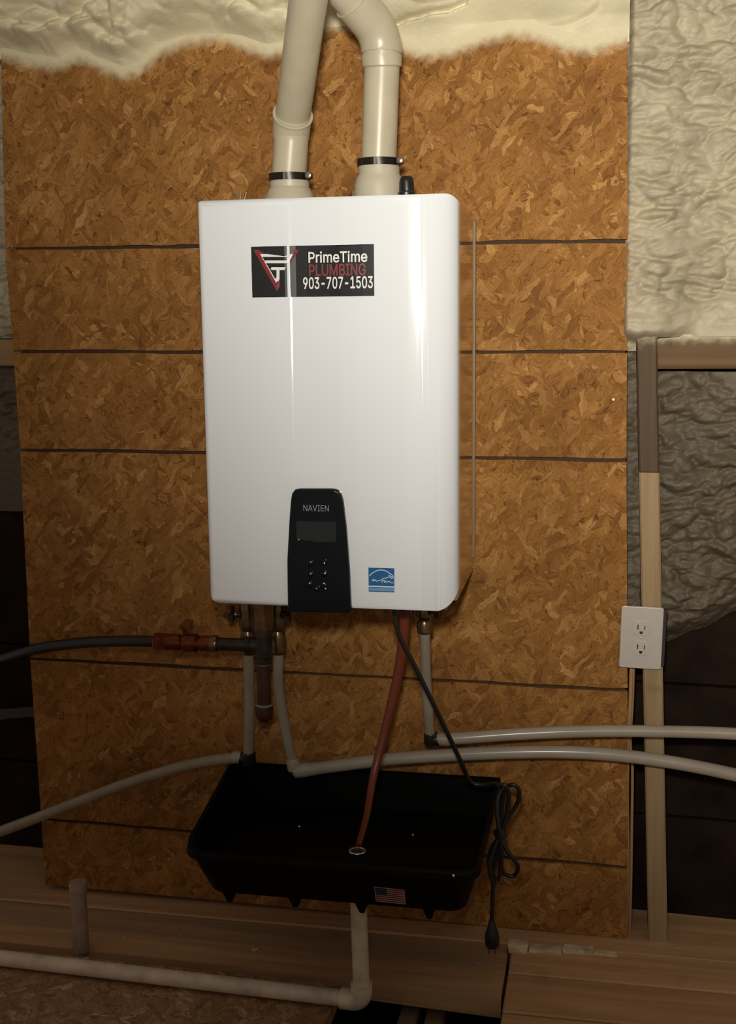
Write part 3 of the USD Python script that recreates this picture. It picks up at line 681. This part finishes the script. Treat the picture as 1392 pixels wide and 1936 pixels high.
top2 = at(655, -12, Y=-.24); d2 = (top2 - e_c) / np.linalg.norm(top2 - e_c)
obj('pipe', tube([(VX2, YV, zc2 - .001), up2, e_c - [0, 0, .03]], R2, 36), PVC, v2)
obj('coupling', lathe(up2, e_c - [0, 0, .012], [(0, .0312), (.05, .0340), (.42, .0342), (.48, .0330), (.9, .0330), (1, .0325)], 36), PVC, v2)
obj('elbow', arc_pipe(e_c - [0, 0, .018], e_c, e_c + d2 * .075, .0345, .034, 36), PVC, v2)
obj('pipe', tube([e_c + d2 * .06, e_c + d2 * .5], R2, 36), PVC, v2)
def clamp(vx, z, r, label, ang):
    t_ = thing('hose_clamp', label, 'clamp', (vx, YV, z - .006))
    pr = [(r - .0004, z - .0062), (r + .0018, z - .0062), (r + .0018, z + .0062), (r - .0004, z + .0062), (r - .0004, z - .0062)]
    m = trimesh.creation.revolve(np.array(pr), sections=48); m.apply_translation([vx, YV, 0]); m.fix_normals(); obj('band', m, BAND, t_, smooth=30)
    dx, dy = math.cos(ang), math.sin(ang)
    c_ = np.array([vx + (r + .006) * dx, YV + (r + .006) * dy, z])
    obj('screw_housing', box(c_[0] - .006, c_[0] + .006, c_[1] - .009, c_[1] + .007, z - .0055, z + .006, .0015), BAND, t_)
    obj('screw', lathe(c_ + [.003, -.008, 0], c_ + [.003, -.017, 0], [(0, .0038), (.4, .0038), (.45, .0055), (.9, .0055), (1, .004)], 12), CHROME, t_)
    obj('buckle', box(vx - .002, vx + .002, YV - r - .0026, YV - r - .001, z - .0064, z + .0064, .0005), CHROME, t_)
clamp(VX1, zc1 - .007, .0347, 'dark hose clamp around the left vent collar', -.35)
clamp(VX2, at(717, 308, Y=YV)[2], .0357, 'dark hose clamp around the right vent collar', -.35)

# ================================================================== gas line below
YG = -.13
tee = at(497, 1221, Y=YG); ztee = tee[2]
G = lambda px, py, y=YG: at(px, py, Y=y)
gt = thing('gas_tee', 'black iron tee with drip leg hanging under the left of the heater', 'pipe fitting', (tee[0], YG, G(497, 1362)[2]))
obj('tee', [lathe((tee[0], YG, ztee + .032), (tee[0], YG, ztee - .034), [(0, .0175), (.18, .0180), (.2, .0160), (.8, .0160), (.82, .0180), (1, .0175)], 28),
            lathe((tee[0] - .034, YG, ztee), (tee[0], YG, ztee), [(0, .0165), (.3, .0168), (.35, .0150), (1, .0150)], 28)], IRON, gt)
obj('nipple', lathe((tee[0] - .098, YG, ztee), (tee[0] - .028, YG, ztee), [(0, .0115), (.1, .0125), (1, .0125)], 24), IRON, gt)
zd0, zd1 = ztee - .03, G(497, 1338)[2]
obj('drip_leg', lathe((tee[0], YG, zd0), (tee[0], YG, zd1), [(0, .0138), (1, .0138)], 28), RUST, gt)
obj('tape_ring', lathe((tee[0], YG, zd0 - .002), (tee[0], YG, zd0 - .0065), [(0, .0142), (.5, .0149), (1, .0142)], 28), GREY_PRINT, gt, label='pale thread tape ring')
zc = G(497, 1364)[2]
obj('cap', lathe((tee[0], YG, zd1 + .006), (tee[0], YG, zc), [(0, .0165), (.12, .0175), (.55, .0172), (.8, .0150), (1, .007)], 28), RUST, gt)
obj('tape_ring', lathe((tee[0], YG, zd1 + .0085), (tee[0], YG, zd1 + .005), [(0, .0142), (.5, .0172), (1, .0165)], 28), GREY_PRINT, gt, label='pale thread tape ring')
obj('union', [hexnut((tee[0], YG, ztee + .030), (tee[0], YG, HZ0 - .018), .0205), lathe((tee[0], YG, HZ0 - .02), (tee[0], YG, HZ0 - .004), [(0, .024), (1, .024)], 24)], BRASS, gt, smooth=25)
ve = G(392, 1222)
gv = thing('gas_valve', 'orange brass gas valve between the black hose and the iron nipple', 'valve', (ve[0] - .05, YG, ztee - .02))
hx = G(300, 1218)
body_x0 = hx[0]; bx1 = tee[0] - .092
obj('body', lathe((body_x0 + .012, YG, ztee), (bx1, YG, ztee), [(0, .013), (.05, .0165), (.3, .0165), (.34, .0135), (.40, .018), (.62, .018), (.68, .0135), (.74, .0155), (.97, .0155), (1, .013)], 24), COPPER, gv)
obj('flare_nut', hexnut((body_x0 - .008, YG, ztee), (body_x0 + .018, YG, ztee), .0172), COPPER, gv, smooth=25)
hb = np.array([body_x0 + .055, YG, ztee + .015])
obj('handle', [tube([hb, hb + [0, -.002, .016]], .005, 10), trimesh.convex.convex_hull(np.array([hb + [x, y, z] for x in (-.010, .012) for y in (-.006, .006) for z in (.012, .018)] + [hb + [x, y, .030] for x in (.0, .016) for y in (-.004, .004)]))], COPPER, gv)
obj('end_ring', lathe((bx1 - .012, YG, ztee), (bx1 + .003, YG, ztee), [(0, .0145), (.2, .0165), (.8, .0165), (1, .0145)], 24), BRASS, gv)
hose = [at(-120, 1284, Y=.12), at(-60, 1264, Y=.085), at(0, 1246, Y=.035), at(55, 1230, Y=-.018), at(105, 1221, Y=-.04), at(170, 1214, Y=-.075), at(240, 1212, Y=-.115), hx + [0, 0, 0]]
hose[-1] = np.array([body_x0, YG, ztee]); 
single('gas_hose', tube(hose, .0112, 20, 10), RUBBER, 'black flexible gas hose coming in from the left over the board edge', 'hose')

# ------------------------------------------------------------------ water valves and hoses
def service_valve(px, py_b, y, label, side, big=1.0):
    p = at(px, 1165, Y=y); zb = at(px, py_b, Y=y)[2]; x = p[0]; r = .0135 * big
    t_ = thing('service_valve', label, 'valve', (x, y, zb))
    L = HZ0 - .004
    obj('body', lathe((x, y, L), (x, y, zb), [(0, r * 1.3), (.14, r * 1.3), (.18, r * .9), (.30, r * .95), (.38, r * 1.25), (.62, r * 1.25), (.70, r * .85), (.78, r * 1.15), (.97, r * 1.1), (1, r * .9)], 24), BRASS, t_)
    zm = (L + zb) / 2 + .004
    obj('stem', lathe((x, y, zm), (x + side * .024, y - .012, zm), [(0, .006), (.75, .006), (.8, .008), (1, .007)], 14), BRASS, t_)
    c_ = np.array([x + side * .026, y - .013, zm])
    obj('handle', [trimesh.convex.convex_hull(np.array([c_ + [sx * .003, sy * .005, sz] for sx in (-1, 1) for sy in (-1, 1) for sz in (-.012, .017)])),
                   trimesh.convex.convex_hull(np.array([c_ + [sx * .005, sy * .004 - .012, sz - .003] for sx in (-1, 1) for sy in (-1, 1) for sz in (-.007, .007)])),
                   tube([c_, c_ + [0, -.012, 0]], .005, 10)], IRON, t_)
    obj('port_cap', hexnut((x - side * .010, y, zm - .006), (x - side * .024, y, zm - .006), .009), BRASS, t_, smooth=25)
    return np.array([x, y, zb])
w1 = service_valve(468, 1236, -.085, 'brass service valve at the far left under the heater', -1)
w2 = service_valve(525, 1236, -.075, 'brass service valve just right of the iron tee', 1)
w3 = service_valve(803, 1197, -.13, 'brass service valve under the right end of the heater', 1, .95)
RP = .0108
# left hose: riser, black elbow, run off to the left
el1 = at(470, 1436, Y=-.045)
h1 = thing('water_pipe', 'milky water pipe dropping left of the drip leg and running off left', 'pipe', (el1[0], -.045, el1[2]))
obj('riser', tube([w1 + [0, 0, .006], (w1 + el1) / 2 + [.001, .004, 0], el1 + [0, 0, .010]], RP, 20, 8), PEX_DULL, h1)
run1 = [at(*p, Y=y) for p, y in (((458, 1432), -.045), ((400, 1438), -.046), ((330, 1453), -.048), ((240, 1481), -.048), ((150, 1515), -.045), ((70, 1546), -.04), ((0, 1572), -.035), ((-80, 1600), -.03))]
obj('elbow', [lathe(el1 + [0, 0, .016], el1 - [0, 0, .011], [(0, .0135), (.1, .0150), (.9, .0150), (1, .0135)], 24), lathe(el1 + [.006, 0, .002], el1 + [-.018, 0, .002], [(0, .0130), (.9, .0130), (1, .012)], 24)], FITTING, h1, label='black elbow')
obj('run', tube(run1, .0112, 20, 8), PEX_DULL, h1)
obj('ferrule', lathe(run1[0] + [-.001, 0, .000], run1[0] + [-.020, 0, -.001], [(0, .0122), (.1, .0128), (.9, .0128), (1, .0115)], 24), PEX, h1)
# middle hose
el2 = at(557, 1448, Y=-.06)
h2 = thing('water_pipe', 'milky water pipe dropping right of the drip leg and running right just above the pan', 'pipe', (el2[0], -.06, el2[2]))
m2 = [w2 + [0, 0, .006], at(527, 1300, Y=-.07), at(540, 1380, Y=-.065), at(553, 1438, Y=-.06), at(566, 1456, Y=-.06), at(592, 1455, Y=-.06)]
obj('riser', tube(m2[:4], .0105, 20, 8), PEX_DULL, h2)
obj('elbow', [lathe(m2[3] + [-.0005, 0, .004], m2[3] + [.004, 0, -.020], [(0, .0122), (.1, .0135), (.9, .0135), (1, .012)], 24), lathe(at(556, 1458, Y=-.06), at(600, 1453, Y=-.06), [(0, .0115), (.08, .0145), (.6, .0145), (.66, .0130), (.95, .0130), (1, .0115)], 24)], PEX, h2)
run2 = [at(*p, Y=y) for p, y in (((590, 1454), -.06), ((650, 1446), -.058), ((740, 1435), -.055), ((860, 1427), -.05), ((980, 1422), -.045), ((1080, 1422), -.04), ((1160, 1427), -.035), ((1250, 1438), -.03), ((1330, 1452), -.03), ((1400, 1467), -.03), ((1480, 1485), -.03))]
obj('run', tube(run2, .0125, 20, 8), PEX, h2)
# right hose
el3 = at(815, 1397, Y=-.07)
h3 = thing('water_pipe', 'milky water pipe dropping from the right valve and running right, the upper of two', 'pipe', (el3[0], -.07, el3[2]))
obj('riser', tube([w3 + [0, 0, .006], at(806, 1290, Y=-.10), at(813, 1388, Y=-.07)], .0102, 20, 8), PEX_DULL, h3)
obj('elbow', [lathe(el3 + [0, 0, .012], el3 - [0, 0, .010], [(0, .0125), (.1, .0138), (.9, .0138), (1, .0125)], 24), lathe(el3 + [-.006, 0, -.001], el3 + [.017, 0, -.001], [(0, .0120), (.9, .0125), (1, .012)], 24)], FITTING, h3, label='black elbow')
run3 = [at(*p, Y=y) for p, y in (((829, 1397), -.07), ((880, 1395), -.068), ((960, 1389), -.06), ((1060, 1384), -.05), ((1160, 1382), -.04), ((1260, 1383), -.033), ((1340, 1385), -.03), ((1400, 1388), -.03), ((1480, 1394), -.03))]
obj('run', tube(run3, .0115, 20, 8), PEX, h3)
obj('ferrule', lathe(run3[0] - [.002, 0, 0], run3[0] + [.024, 0, .0008], [(0, .0112), (.1, .0128), (.9, .0128), (1, .0115)], 24), PEX_DULL, h3)

# ================================================================== drain pan
PZ1 = at(500, 1444, Y=-.012)[2]; PZ0 = PZ1 - .082
PX0, PX1, PY0, PY1 = at(440, 1441, Y=-.012)[0], at(943, 1480, Y=-.012)[0], -.436, -.014
rear = [(PX1, PY1), (PX0, PY1)]
def plan_poly(inset):
    x0, x1, y0, y1 = PX0 + inset * .9, PX1 - inset * .7, PY0 + inset, PY1 - inset * .15
    fl_ = at(352, 1606, Z=PZ1)
    r = .055 - inset * .3
    pts = [(x1, y1), (x0, y1)]
    xl = fl_[0] + inset * .9
    pts += [(x0 + (xl - x0) * .85, y0 + r * 1.1)] + [(xl + r * .75 + r * .75 * math.cos(a), y0 + r * .8 + r * .8 * math.sin(a)) for a in np.linspace(math.pi * 1.02, math.pi * 1.5, 9)]
    pts += [(x1 - .03 + .03 * math.cos(a), y0 + .03 + .03 * math.sin(a)) for a in np.linspace(math.pi * 1.5, math.pi * 2, 7)]
    return np.array(pts)
outer_t, outer_b = plan_poly(0), plan_poly(.030)
lip_o = plan_poly(-.006); in_t, in_b = plan_poly(.004), plan_poly(.033)
lip_o[:2, 1] = PY1; 
def loft(rings, cap_top=False, cap_bot=False):
    n = len(rings[0][0]); V = np.array([(x, y, z) for P_, z in rings for x, y in P_]); F_ = []
    for k in range(len(rings) - 1):
        for i in range(n):
            a, b2 = k * n + i, k * n + (i + 1) % n
            F_ += [(a, b2, b2 + n), (a, b2 + n, a + n)]
    for k, on in ((0, cap_bot), (len(rings) - 1, cap_top)):
        if on:
            c = len(V); V = np.vstack([V, V[k * n:(k + 1) * n].mean(0)]); F_ += [(k * n + i, k * n + (i + 1) % n, c) for i in range(n)]
    m = trimesh.Trimesh(V, np.array(F_), process=False); m.fix_normals(); return m
pan = thing('drain_pan', 'open black plastic drain pan fixed to the wall under the heater', 'drain pan', ((PX0 + PX1) / 2, (PY0 + PY1) / 2, PZ0))
obj('tray', loft([(in_b, PZ0 + .004), (in_t, PZ1 - .002), (in_t, PZ1), (outer_t, PZ1), (outer_t, PZ1 - .010), (outer_b, PZ0), (outer_b * 0 + outer_b, PZ0)][0:6] , cap_bot=True), PAN, pan, smooth=40)
obj('base', loft([(plan_poly(.0295), PZ0 + .002), (plan_poly(.031), PZ0 - .001)], True, True), PAN, pan, smooth=30)
obj('rim', loft([(lip_o, PZ1 - .010), (lip_o, PZ1 - .001), (plan_poly(-.004), PZ1 + .002), (plan_poly(.004), PZ1 + .002), (plan_poly(.004), PZ1 - .004)]), PAN, pan, smooth=40)
for px, py in ((436, 1700), (560, 1711), (686, 1728), (813, 1743)):
    c_ = at(px, py - 10, Y=PY0 + .045)
    obj('foot', trimesh.convex.convex_hull(np.array([(c_[0] + s * .012, c_[1] + d, PZ0) for s in (-1, 1) for d in (-.012, .012)] + [(c_[0] + s * .004, c_[1] + d, PZ0 - .022) for s in (-1, 1) for d in (-.006, .006)])), PAN, pan)
dr = at(676, 1609, Y=-.335); dz = dr[2]
ring_ = trimesh.creation.torus(.0135, .0024, 40, 12); ring_.apply_translation(dr)
obj('drain_ring', ring_, CHROME, pan, label='bright metal drain ring')
obj('drain_cup', lathe((dr[0], dr[1], PZ0 + .001), (dr[0], dr[1], dz - .001), [(0, .020), (.15, .016), (1, .0145)], 24), FITTING, pan)
# flag sticker on the sloping front wall
def front_pt(px, py):
    """where the picture's spot meets the pan's sloping front wall"""
    lo = None; n_y, n_z = -(.082 - .010), -.030       # wall runs from (PY0, PZ1-.01) to (PY0+.03, PZ0)
    d = at(px, py, Y=0) - CAM
    A_ = np.array([PY0, PZ1 - .010]); B_ = np.array([PY0 + .030, PZ0]); T_ = B_ - A_; N_ = np.array([T_[1], -T_[0]])
    tt = ((A_ - CAM[1:]) @ N_) / (d[1:] @ N_); return CAM + d * tt
fc = [front_pt(*p) for p in ((708, 1676), (765, 1682), (768, 1711), (711, 1703))]
U_, V_ = fc[1] - fc[0], fc[3] - fc[0]; Nn = np.cross(V_, U_); Nn /= np.linalg.norm(Nn)
if Nn[1] > 0: Nn = -Nn
def flag_rect(u0, u1, v0, v1, off, bow=0.0):
    P_ = [fc[0] + U_ * u + V_ * v + Nn * o for o in (off, off + .0005) for u, v in ((u0, v0), (u1, v0 + bow), (u1, v1 + bow), (u0, v1))]
    return trimesh.convex.convex_hull(np.array(P_))
FLAGRED = plain('flag_red', (.17, .028, .03), 0.4); FLAGBLUE = plain('flag_blue', (.02, .025, .07), 0.4); FLAGWHITE = plain('flag_white', (.42, .36, .32), 0.4)
fg = obj('flag_sticker', flag_rect(0, 1, 0, 1, .0005), FLAGWHITE, pan, smooth=False, label='small flag sticker with stripes')
for k in range(7):
    v = .02 + k * .1385
    obj('stripe', flag_rect(.02 if k > 3 else .42, .985, v, v + .075, .0011), FLAGRED, fg, smooth=False)
obj('canton', flag_rect(.02, .41, .02, .52, .0011), FLAGBLUE, fg, smooth=False)
# bright flecks: screw heads in the pan
for px, py in ((432, 1562), (566, 1564), (781, 1580), (885, 1528), (858, 1656)):
    z_ = PZ0 + .004 if py < 1600 else None
    c_ = at(px, py, Z=PZ0 + .005) if z_ else front_pt(px, py)
    obj('screw', trimesh.creation.icosphere(2, .0032).apply_translation(c_ + ([0, 0, .001] if z_ else [0, -.001, .001])), CHROME, pan)

# drain pipe
zf = .0150
yd = dr[1]; rdr = .0148
corner_ = at(683, 1894, Z=zf + .004); corner_[1] = yd
lf = at(0, 1811, Z=zf); lf2 = lf + (lf - corner_) * .5
dp = thing('drain_pipe', 'dusty white drain pipe from under the pan along the floor to the left', 'pipe', (corner_[0], yd, 0.0))
obj('pipe', lathe((dr[0], yd, PZ0 - .0015), corner_ + [0, 0, .02], [(0, rdr), (1, rdr)], 28), PVC_DIRTY, dp)
dl = (lf - corner_) / np.linalg.norm(lf - corner_)
obj('pipe', tube([corner_ + dl * .02, corner_ + dl * .3, lf, lf2], rdr, 28), PVC_DIRTY, dp)
obj('elbow', [arc_pipe(corner_ + [0, 0, .034], corner_, corner_ + dl * .038, .0192, .018, 28)], PVC_DIRTY, dp)

# ------------------------------------------------------------------ red tube and power cord
ctop = at(767, 1160, Y=-.16); ctop[2] = HZ0 - .003
rt = [ctop, at(764, 1195, Y=-.16), at(755, 1265, Y=-.16), at(740, 1335, Y=-.165), at(722, 1405, Y=-.175), at(706, 1470, Y=-.20), at(694, 1540, Y=-.26), (dr[0] + .003, dr[1] - .002, dz + .012)]
single('condensate_tube', tube(rt, [.0100, .0098, .0095, .0090, .0082, .0072, .0062, .0055], 16, 8), REDTUBE, 'orange-red drain tube from the heater down into the black pan', 'tube')
pc = thing('power_cord', 'black power cord from the heater, looped at the right of the pan, plug hanging', 'power cord', tuple(at(930, 1805, Y=-.2)))
p_top = at(744, 1160, Y=-.2); p_top[2] = HZ0 - .003
obj('cable', tube([p_top, at(752, 1192, Y=-.2), at(790, 1270, Y=-.19), at(835, 1362, Y=-.17), at(872, 1440, Y=-.14), at(890, 1478, Y=-.12), at(915, 1484, Y=-.12), at(938, 1482, Y=-.14), at(948, 1492, Y=-.16)], .0042, 12, 8), RUBBER, pc)
YC = -.17
C_ = lambda px, py, y=YC: at(px, py, Y=y)
loops = [[(948, 1492), (940, 1530), (944, 1575), (938, 1620), (930, 1650), (924, 1625), (932, 1600), (948, 1578), (962, 1545), (978, 1520), (982, 1496), (972, 1484), (958, 1490), (950, 1520), (948, 1560), (955, 1600), (972, 1625), (980, 1640), (972, 1656), (952, 1650), (945, 1620), (946, 1590)],
         [(944, 1488), (954, 1484), (962, 1500), (958, 1540), (948, 1572), (936, 1602), (926, 1636), (932, 1668), (942, 1664), (948, 1634), (948, 1600), (944, 1570), (940, 1530), (944, 1500)]]
for k, L_ in enumerate(loops):
    obj('coil', tube([C_(px, py, YC - .010 * k - .006 * math.sin(i * 1.3)) for i, (px, py) in enumerate(L_)], .0040, 12, 7), RUBBER, pc)
tie = C_(946, 1576); obj('tie', lathe(tie + [-.004, 0, .008], tie + [.004, 0, -.008], [(0, .0105), (.3, .0118), (.7, .0118), (1, .0105)], 16), RUBBER, pc)
obj('cable', tube([C_(934, 1655), C_(932, 1690), C_(930, 1750)], .0040, 12, 6), RUBBER, pc)
a_, b2_ = C_(930, 1738), C_(931, 1790)
plug = obj('plug', lathe(a_, b2_, [(0, .0045), (.12, .006), (.3, .0085), (.5, .0125), (.72, .0140), (.93, .0130), (1, .0105)], 20), RUBBER, pc)
for s in (-.006, .006):
    e_ = b2_ + [s, 0, 0]; obj('prong', box(e_[0] - .0009, e_[0] + .0009, e_[1] - .003, e_[1] + .003, e_[2] - .014, e_[2] + .002), BRASS, plug)

# ================================================================== outlet and cable
oc = [at(*p, Y=-.012) for p in ((1174, 1144), (1254, 1151), (1252, 1268), (1172, 1261))]
ow, oh = .5 * (oc[1][0] - oc[0][0] + oc[2][0] - oc[3][0]), .5 * (oc[0][2] - oc[3][2] + oc[1][2] - oc[2][2])
ocx, ocz = np.mean([c[0] for c in oc]), np.mean([c[2] for c in oc])
rot_ = trimesh.transformations.rotation_matrix(math.radians(1.2), [0, 1, 0], [ocx, 0, ocz])
def oturn(m): m = m.copy(); m.apply_transform(rot_); return m
out = thing('electrical_outlet', 'white double electrical outlet on the stud at the board edge', 'outlet', (ocx, -.01, ocz - oh / 2))
PYF = -.012
obj('junction_box', oturn(box(ocx - .024, ocx + ow / 2 + .006, -.0075, .0, ocz - oh / 2 + .006, ocz + oh / 2 - .003, .001)), BOXBLUE, out)
pl_ = bevel_plate(rrect(ocx - ow / 2, ocz - oh / 2, ocx + ow / 2, ocz + oh / 2, .003), -.0072, PYF, .0022)
obj('cover_plate', oturn(pl_), PLATE, out, smooth=25)
for pcx, pcz in ((1212, 1188), (1212, 1225)):
    c_ = at(pcx, pcz, Y=PYF)
    g = sg.Point(c_[0], c_[2]).buffer(.0172).intersection(sg.box(c_[0] - .0172, c_[2] - .0142, c_[0] + .0172, c_[2] + .0142))
    rc = obj('receptacle', oturn(bevel_plate(g, PYF + .002, PYF - .0016, .0008)), PLATE, out, smooth=25)
    for sx, w_, h_ in ((-.0058, .0022, .0090), (.0068, .0018, .0078)):
        obj('slot', oturn(box(c_[0] + sx - w_ / 2, c_[0] + sx + w_ / 2, PYF - .0019, PYF + .001, c_[2] - .002, c_[2] - .002 + h_)), DARK_SLOT, rc)
    g2 = sg.Point(0, 0).buffer(.0030).union(sg.box(-.003, -.0004, .003, .0026)).intersection(sg.box(-.003, -.003, .003, .0022))
    obj('ground_hole', oturn(face_on(ext(g2, .0014), c_[0] + .0004, PYF - .0006, c_[2] - .0078)), DARK_SLOT, rc, smooth=False)
s_ = at(1213, 1206, Y=PYF)
obj('screw', oturn(lathe((s_[0], PYF + .001, s_[2]), (s_[0], PYF - .0010, s_[2]), [(0, .0030), (.7, .0030), (1, .0018)], 16)), PLATE, out)
cb = thing('electric_cable', 'tan electric cable running down from the outlet beside the stud', 'cable', tuple(at(1192, 1690, Y=.02)))
obj('cable', tube([at(1194, 1262, Y=.008), at(1192, 1330, Y=.01), at(1188, 1400, Y=.012), at(1186, 1500, Y=.016), at(1187, 1600, Y=.018), at(1186, 1700, Y=.02), (at(1186, 1700, Y=.02)[0], .022, .0)], .0040, 12, 6), CABLE_TAN, cb)
obj('cable', tube([at(1198, 1262, Y=.010), at(1196, 1330, Y=.014), at(1192, 1400, Y=.016), at(1196, 1450, Y=.018), at(1195, 1560, Y=.02), at(1193, 1680, Y=.022), (at(1193, 1680, Y=.022)[0], .026, .0)], .0030, 12, 6), CABLE_TAN, cb)

# ================================================================== small things on the floor and board
sb = at(154, 1797, Z=0.0)
zs_ = at(154, 1668, Y=sb[1])[2]
spp = thing('stub_pipe', 'short dull upright pipe stub standing on the floor at the left', 'pipe', (sb[0], sb[1], 0))
obj('pipe', lathe((sb[0], sb[1], 0), (sb[0], sb[1], zs_ - .006), [(0, .0155), (1, .0155)], 24), STUB, spp)
obj('cap', lathe((sb[0], sb[1], zs_ - .018), (sb[0], sb[1], zs_), [(0, .0175), (.7, .0178), (1, .0165)], 24), STUB, spp)
names = ['pale square wood offcut at the left end of the row below the board', 'long thin wood offcut in the middle of the row below the board', 'tan wood offcut near the right of the row below the board', 'thin splintered wood offcut at the right end of the row below the board']
for (x0, x1, y_, h_, d_), nm in zip(((962, 998, 1803, .020, .022), (1003, 1062, 1804, .012, .020), (1066, 1122, 1806, .013, .018), (1126, 1166, 1809, .008, .012)), names):
    a_, b_ = at(x0, y_, Z=.0), at(x1, y_, Z=.0); 
    y0_ = a_[1]
    pts = np.array([(x, y, z) for x in (a_[0], b_[0]) for y in (y0_, y0_ + d_) for z in (0.0, h_)]) + (rng.random((8, 3)) - .5) * [.006, .004, 0]
    pts[:, 2] = np.where(pts[:, 2] > .001, pts[:, 2] + (rng.random(8) - .5) * .004, np.where(a_[0] > 1.018, .004, .0) * 0)
    m_ = trimesh.convex.convex_hull(pts)
    single('wood_offcut', m_, OFFCUT, nm, 'offcut', smooth=False)
spots = ((206, 1752), (340, 1768), (372, 1803), (483, 1797), (357, 1916), (462, 1892), (905, 1823), (1283, 1793), (322, 1872), (236, 1772), (166, 1812))
where = ('left of the pipe stub row, near the wall at the left', '', '', '')
lab = ['tiny pale wood chip on the floor by the pipe stub', 'tiny pale wood chip on the floor plank under the pan, behind the drain pipe', 'tiny pale chip beside the middle of the floor drain pipe', 'flat pale wood sliver on the plank below the left of the pan',
       'round yellow chip on the subfloor at the bottom left', 'yellow chip just in front of the floor drain pipe', 'tiny chip on the plank left of the power plug', 'tiny chip on the plank right of the stud foot', 'small chip in front of the drain pipe, left of centre', 'thin pale splinter on the plank right of the pipe stub', 'small yellow chip against the drain pipe below the stub']
for (px, py), lb in zip(spots, lab):
    zc_ = ZLOW if (px, py) in ((357, 1916), (462, 1892), (322, 1872)) else 0.0
    c_ = at(px, py, Z=zc_); s = .0042 if py != 1797 else .009
    g = rng.random((7, 3)) - .5; g[:, 0] *= s * 2.2; g[:, 1] *= s * 1.4; g[:, 2] = np.abs(g[:, 2]) * s * .9
    m_ = trimesh.convex.convex_hull(g + c_ * [1, 1, 0]); m_.apply_translation([0, 0, zc_ - m_.bounds[0][2]])
    single('wood_chip', m_, CHIP, lb, 'chip', smooth=False)
for (px, py), lb in (((893, 1050), 'nail in the board just right of the heater casing'), ((1160, 755), 'shiny nail head near the right edge of the board')):
    c_ = at(px, py, Y=0)
    single('nail', lathe((c_[0], .008, c_[2]), (c_[0], -.004, c_[2]), [(0, .0015), (.8, .0015), (.82, .0030), (1, .0024)], 14), CHROME if px != 893 else RUST, lb, 'nail')
# fold of plastic in the dark bay at the far left
ps = [at(*p, Y=.12) for p in ((-60, 1352), (10, 1350), (60, 1346), (110, 1346))]
m_ = np.vstack([[p + [0, -.004, .013] for p in ps], [p + [0, .004, -.013] for p in ps]])
strip = []
for i in range(3):
    strip.append(trimesh.convex.convex_hull(np.array([ps[i + j] + [0, dy, dz_] for j in (0, 1) for dy in (-.003, .003) for dz_ in (-.012 + .002 * (i % 2), .012)])))
single('batten', strip, plain('grey_batten', (.055, .046, .038), 0.6), 'thin grey batten in the dark bay left of the board', 'batten', smooth=False)
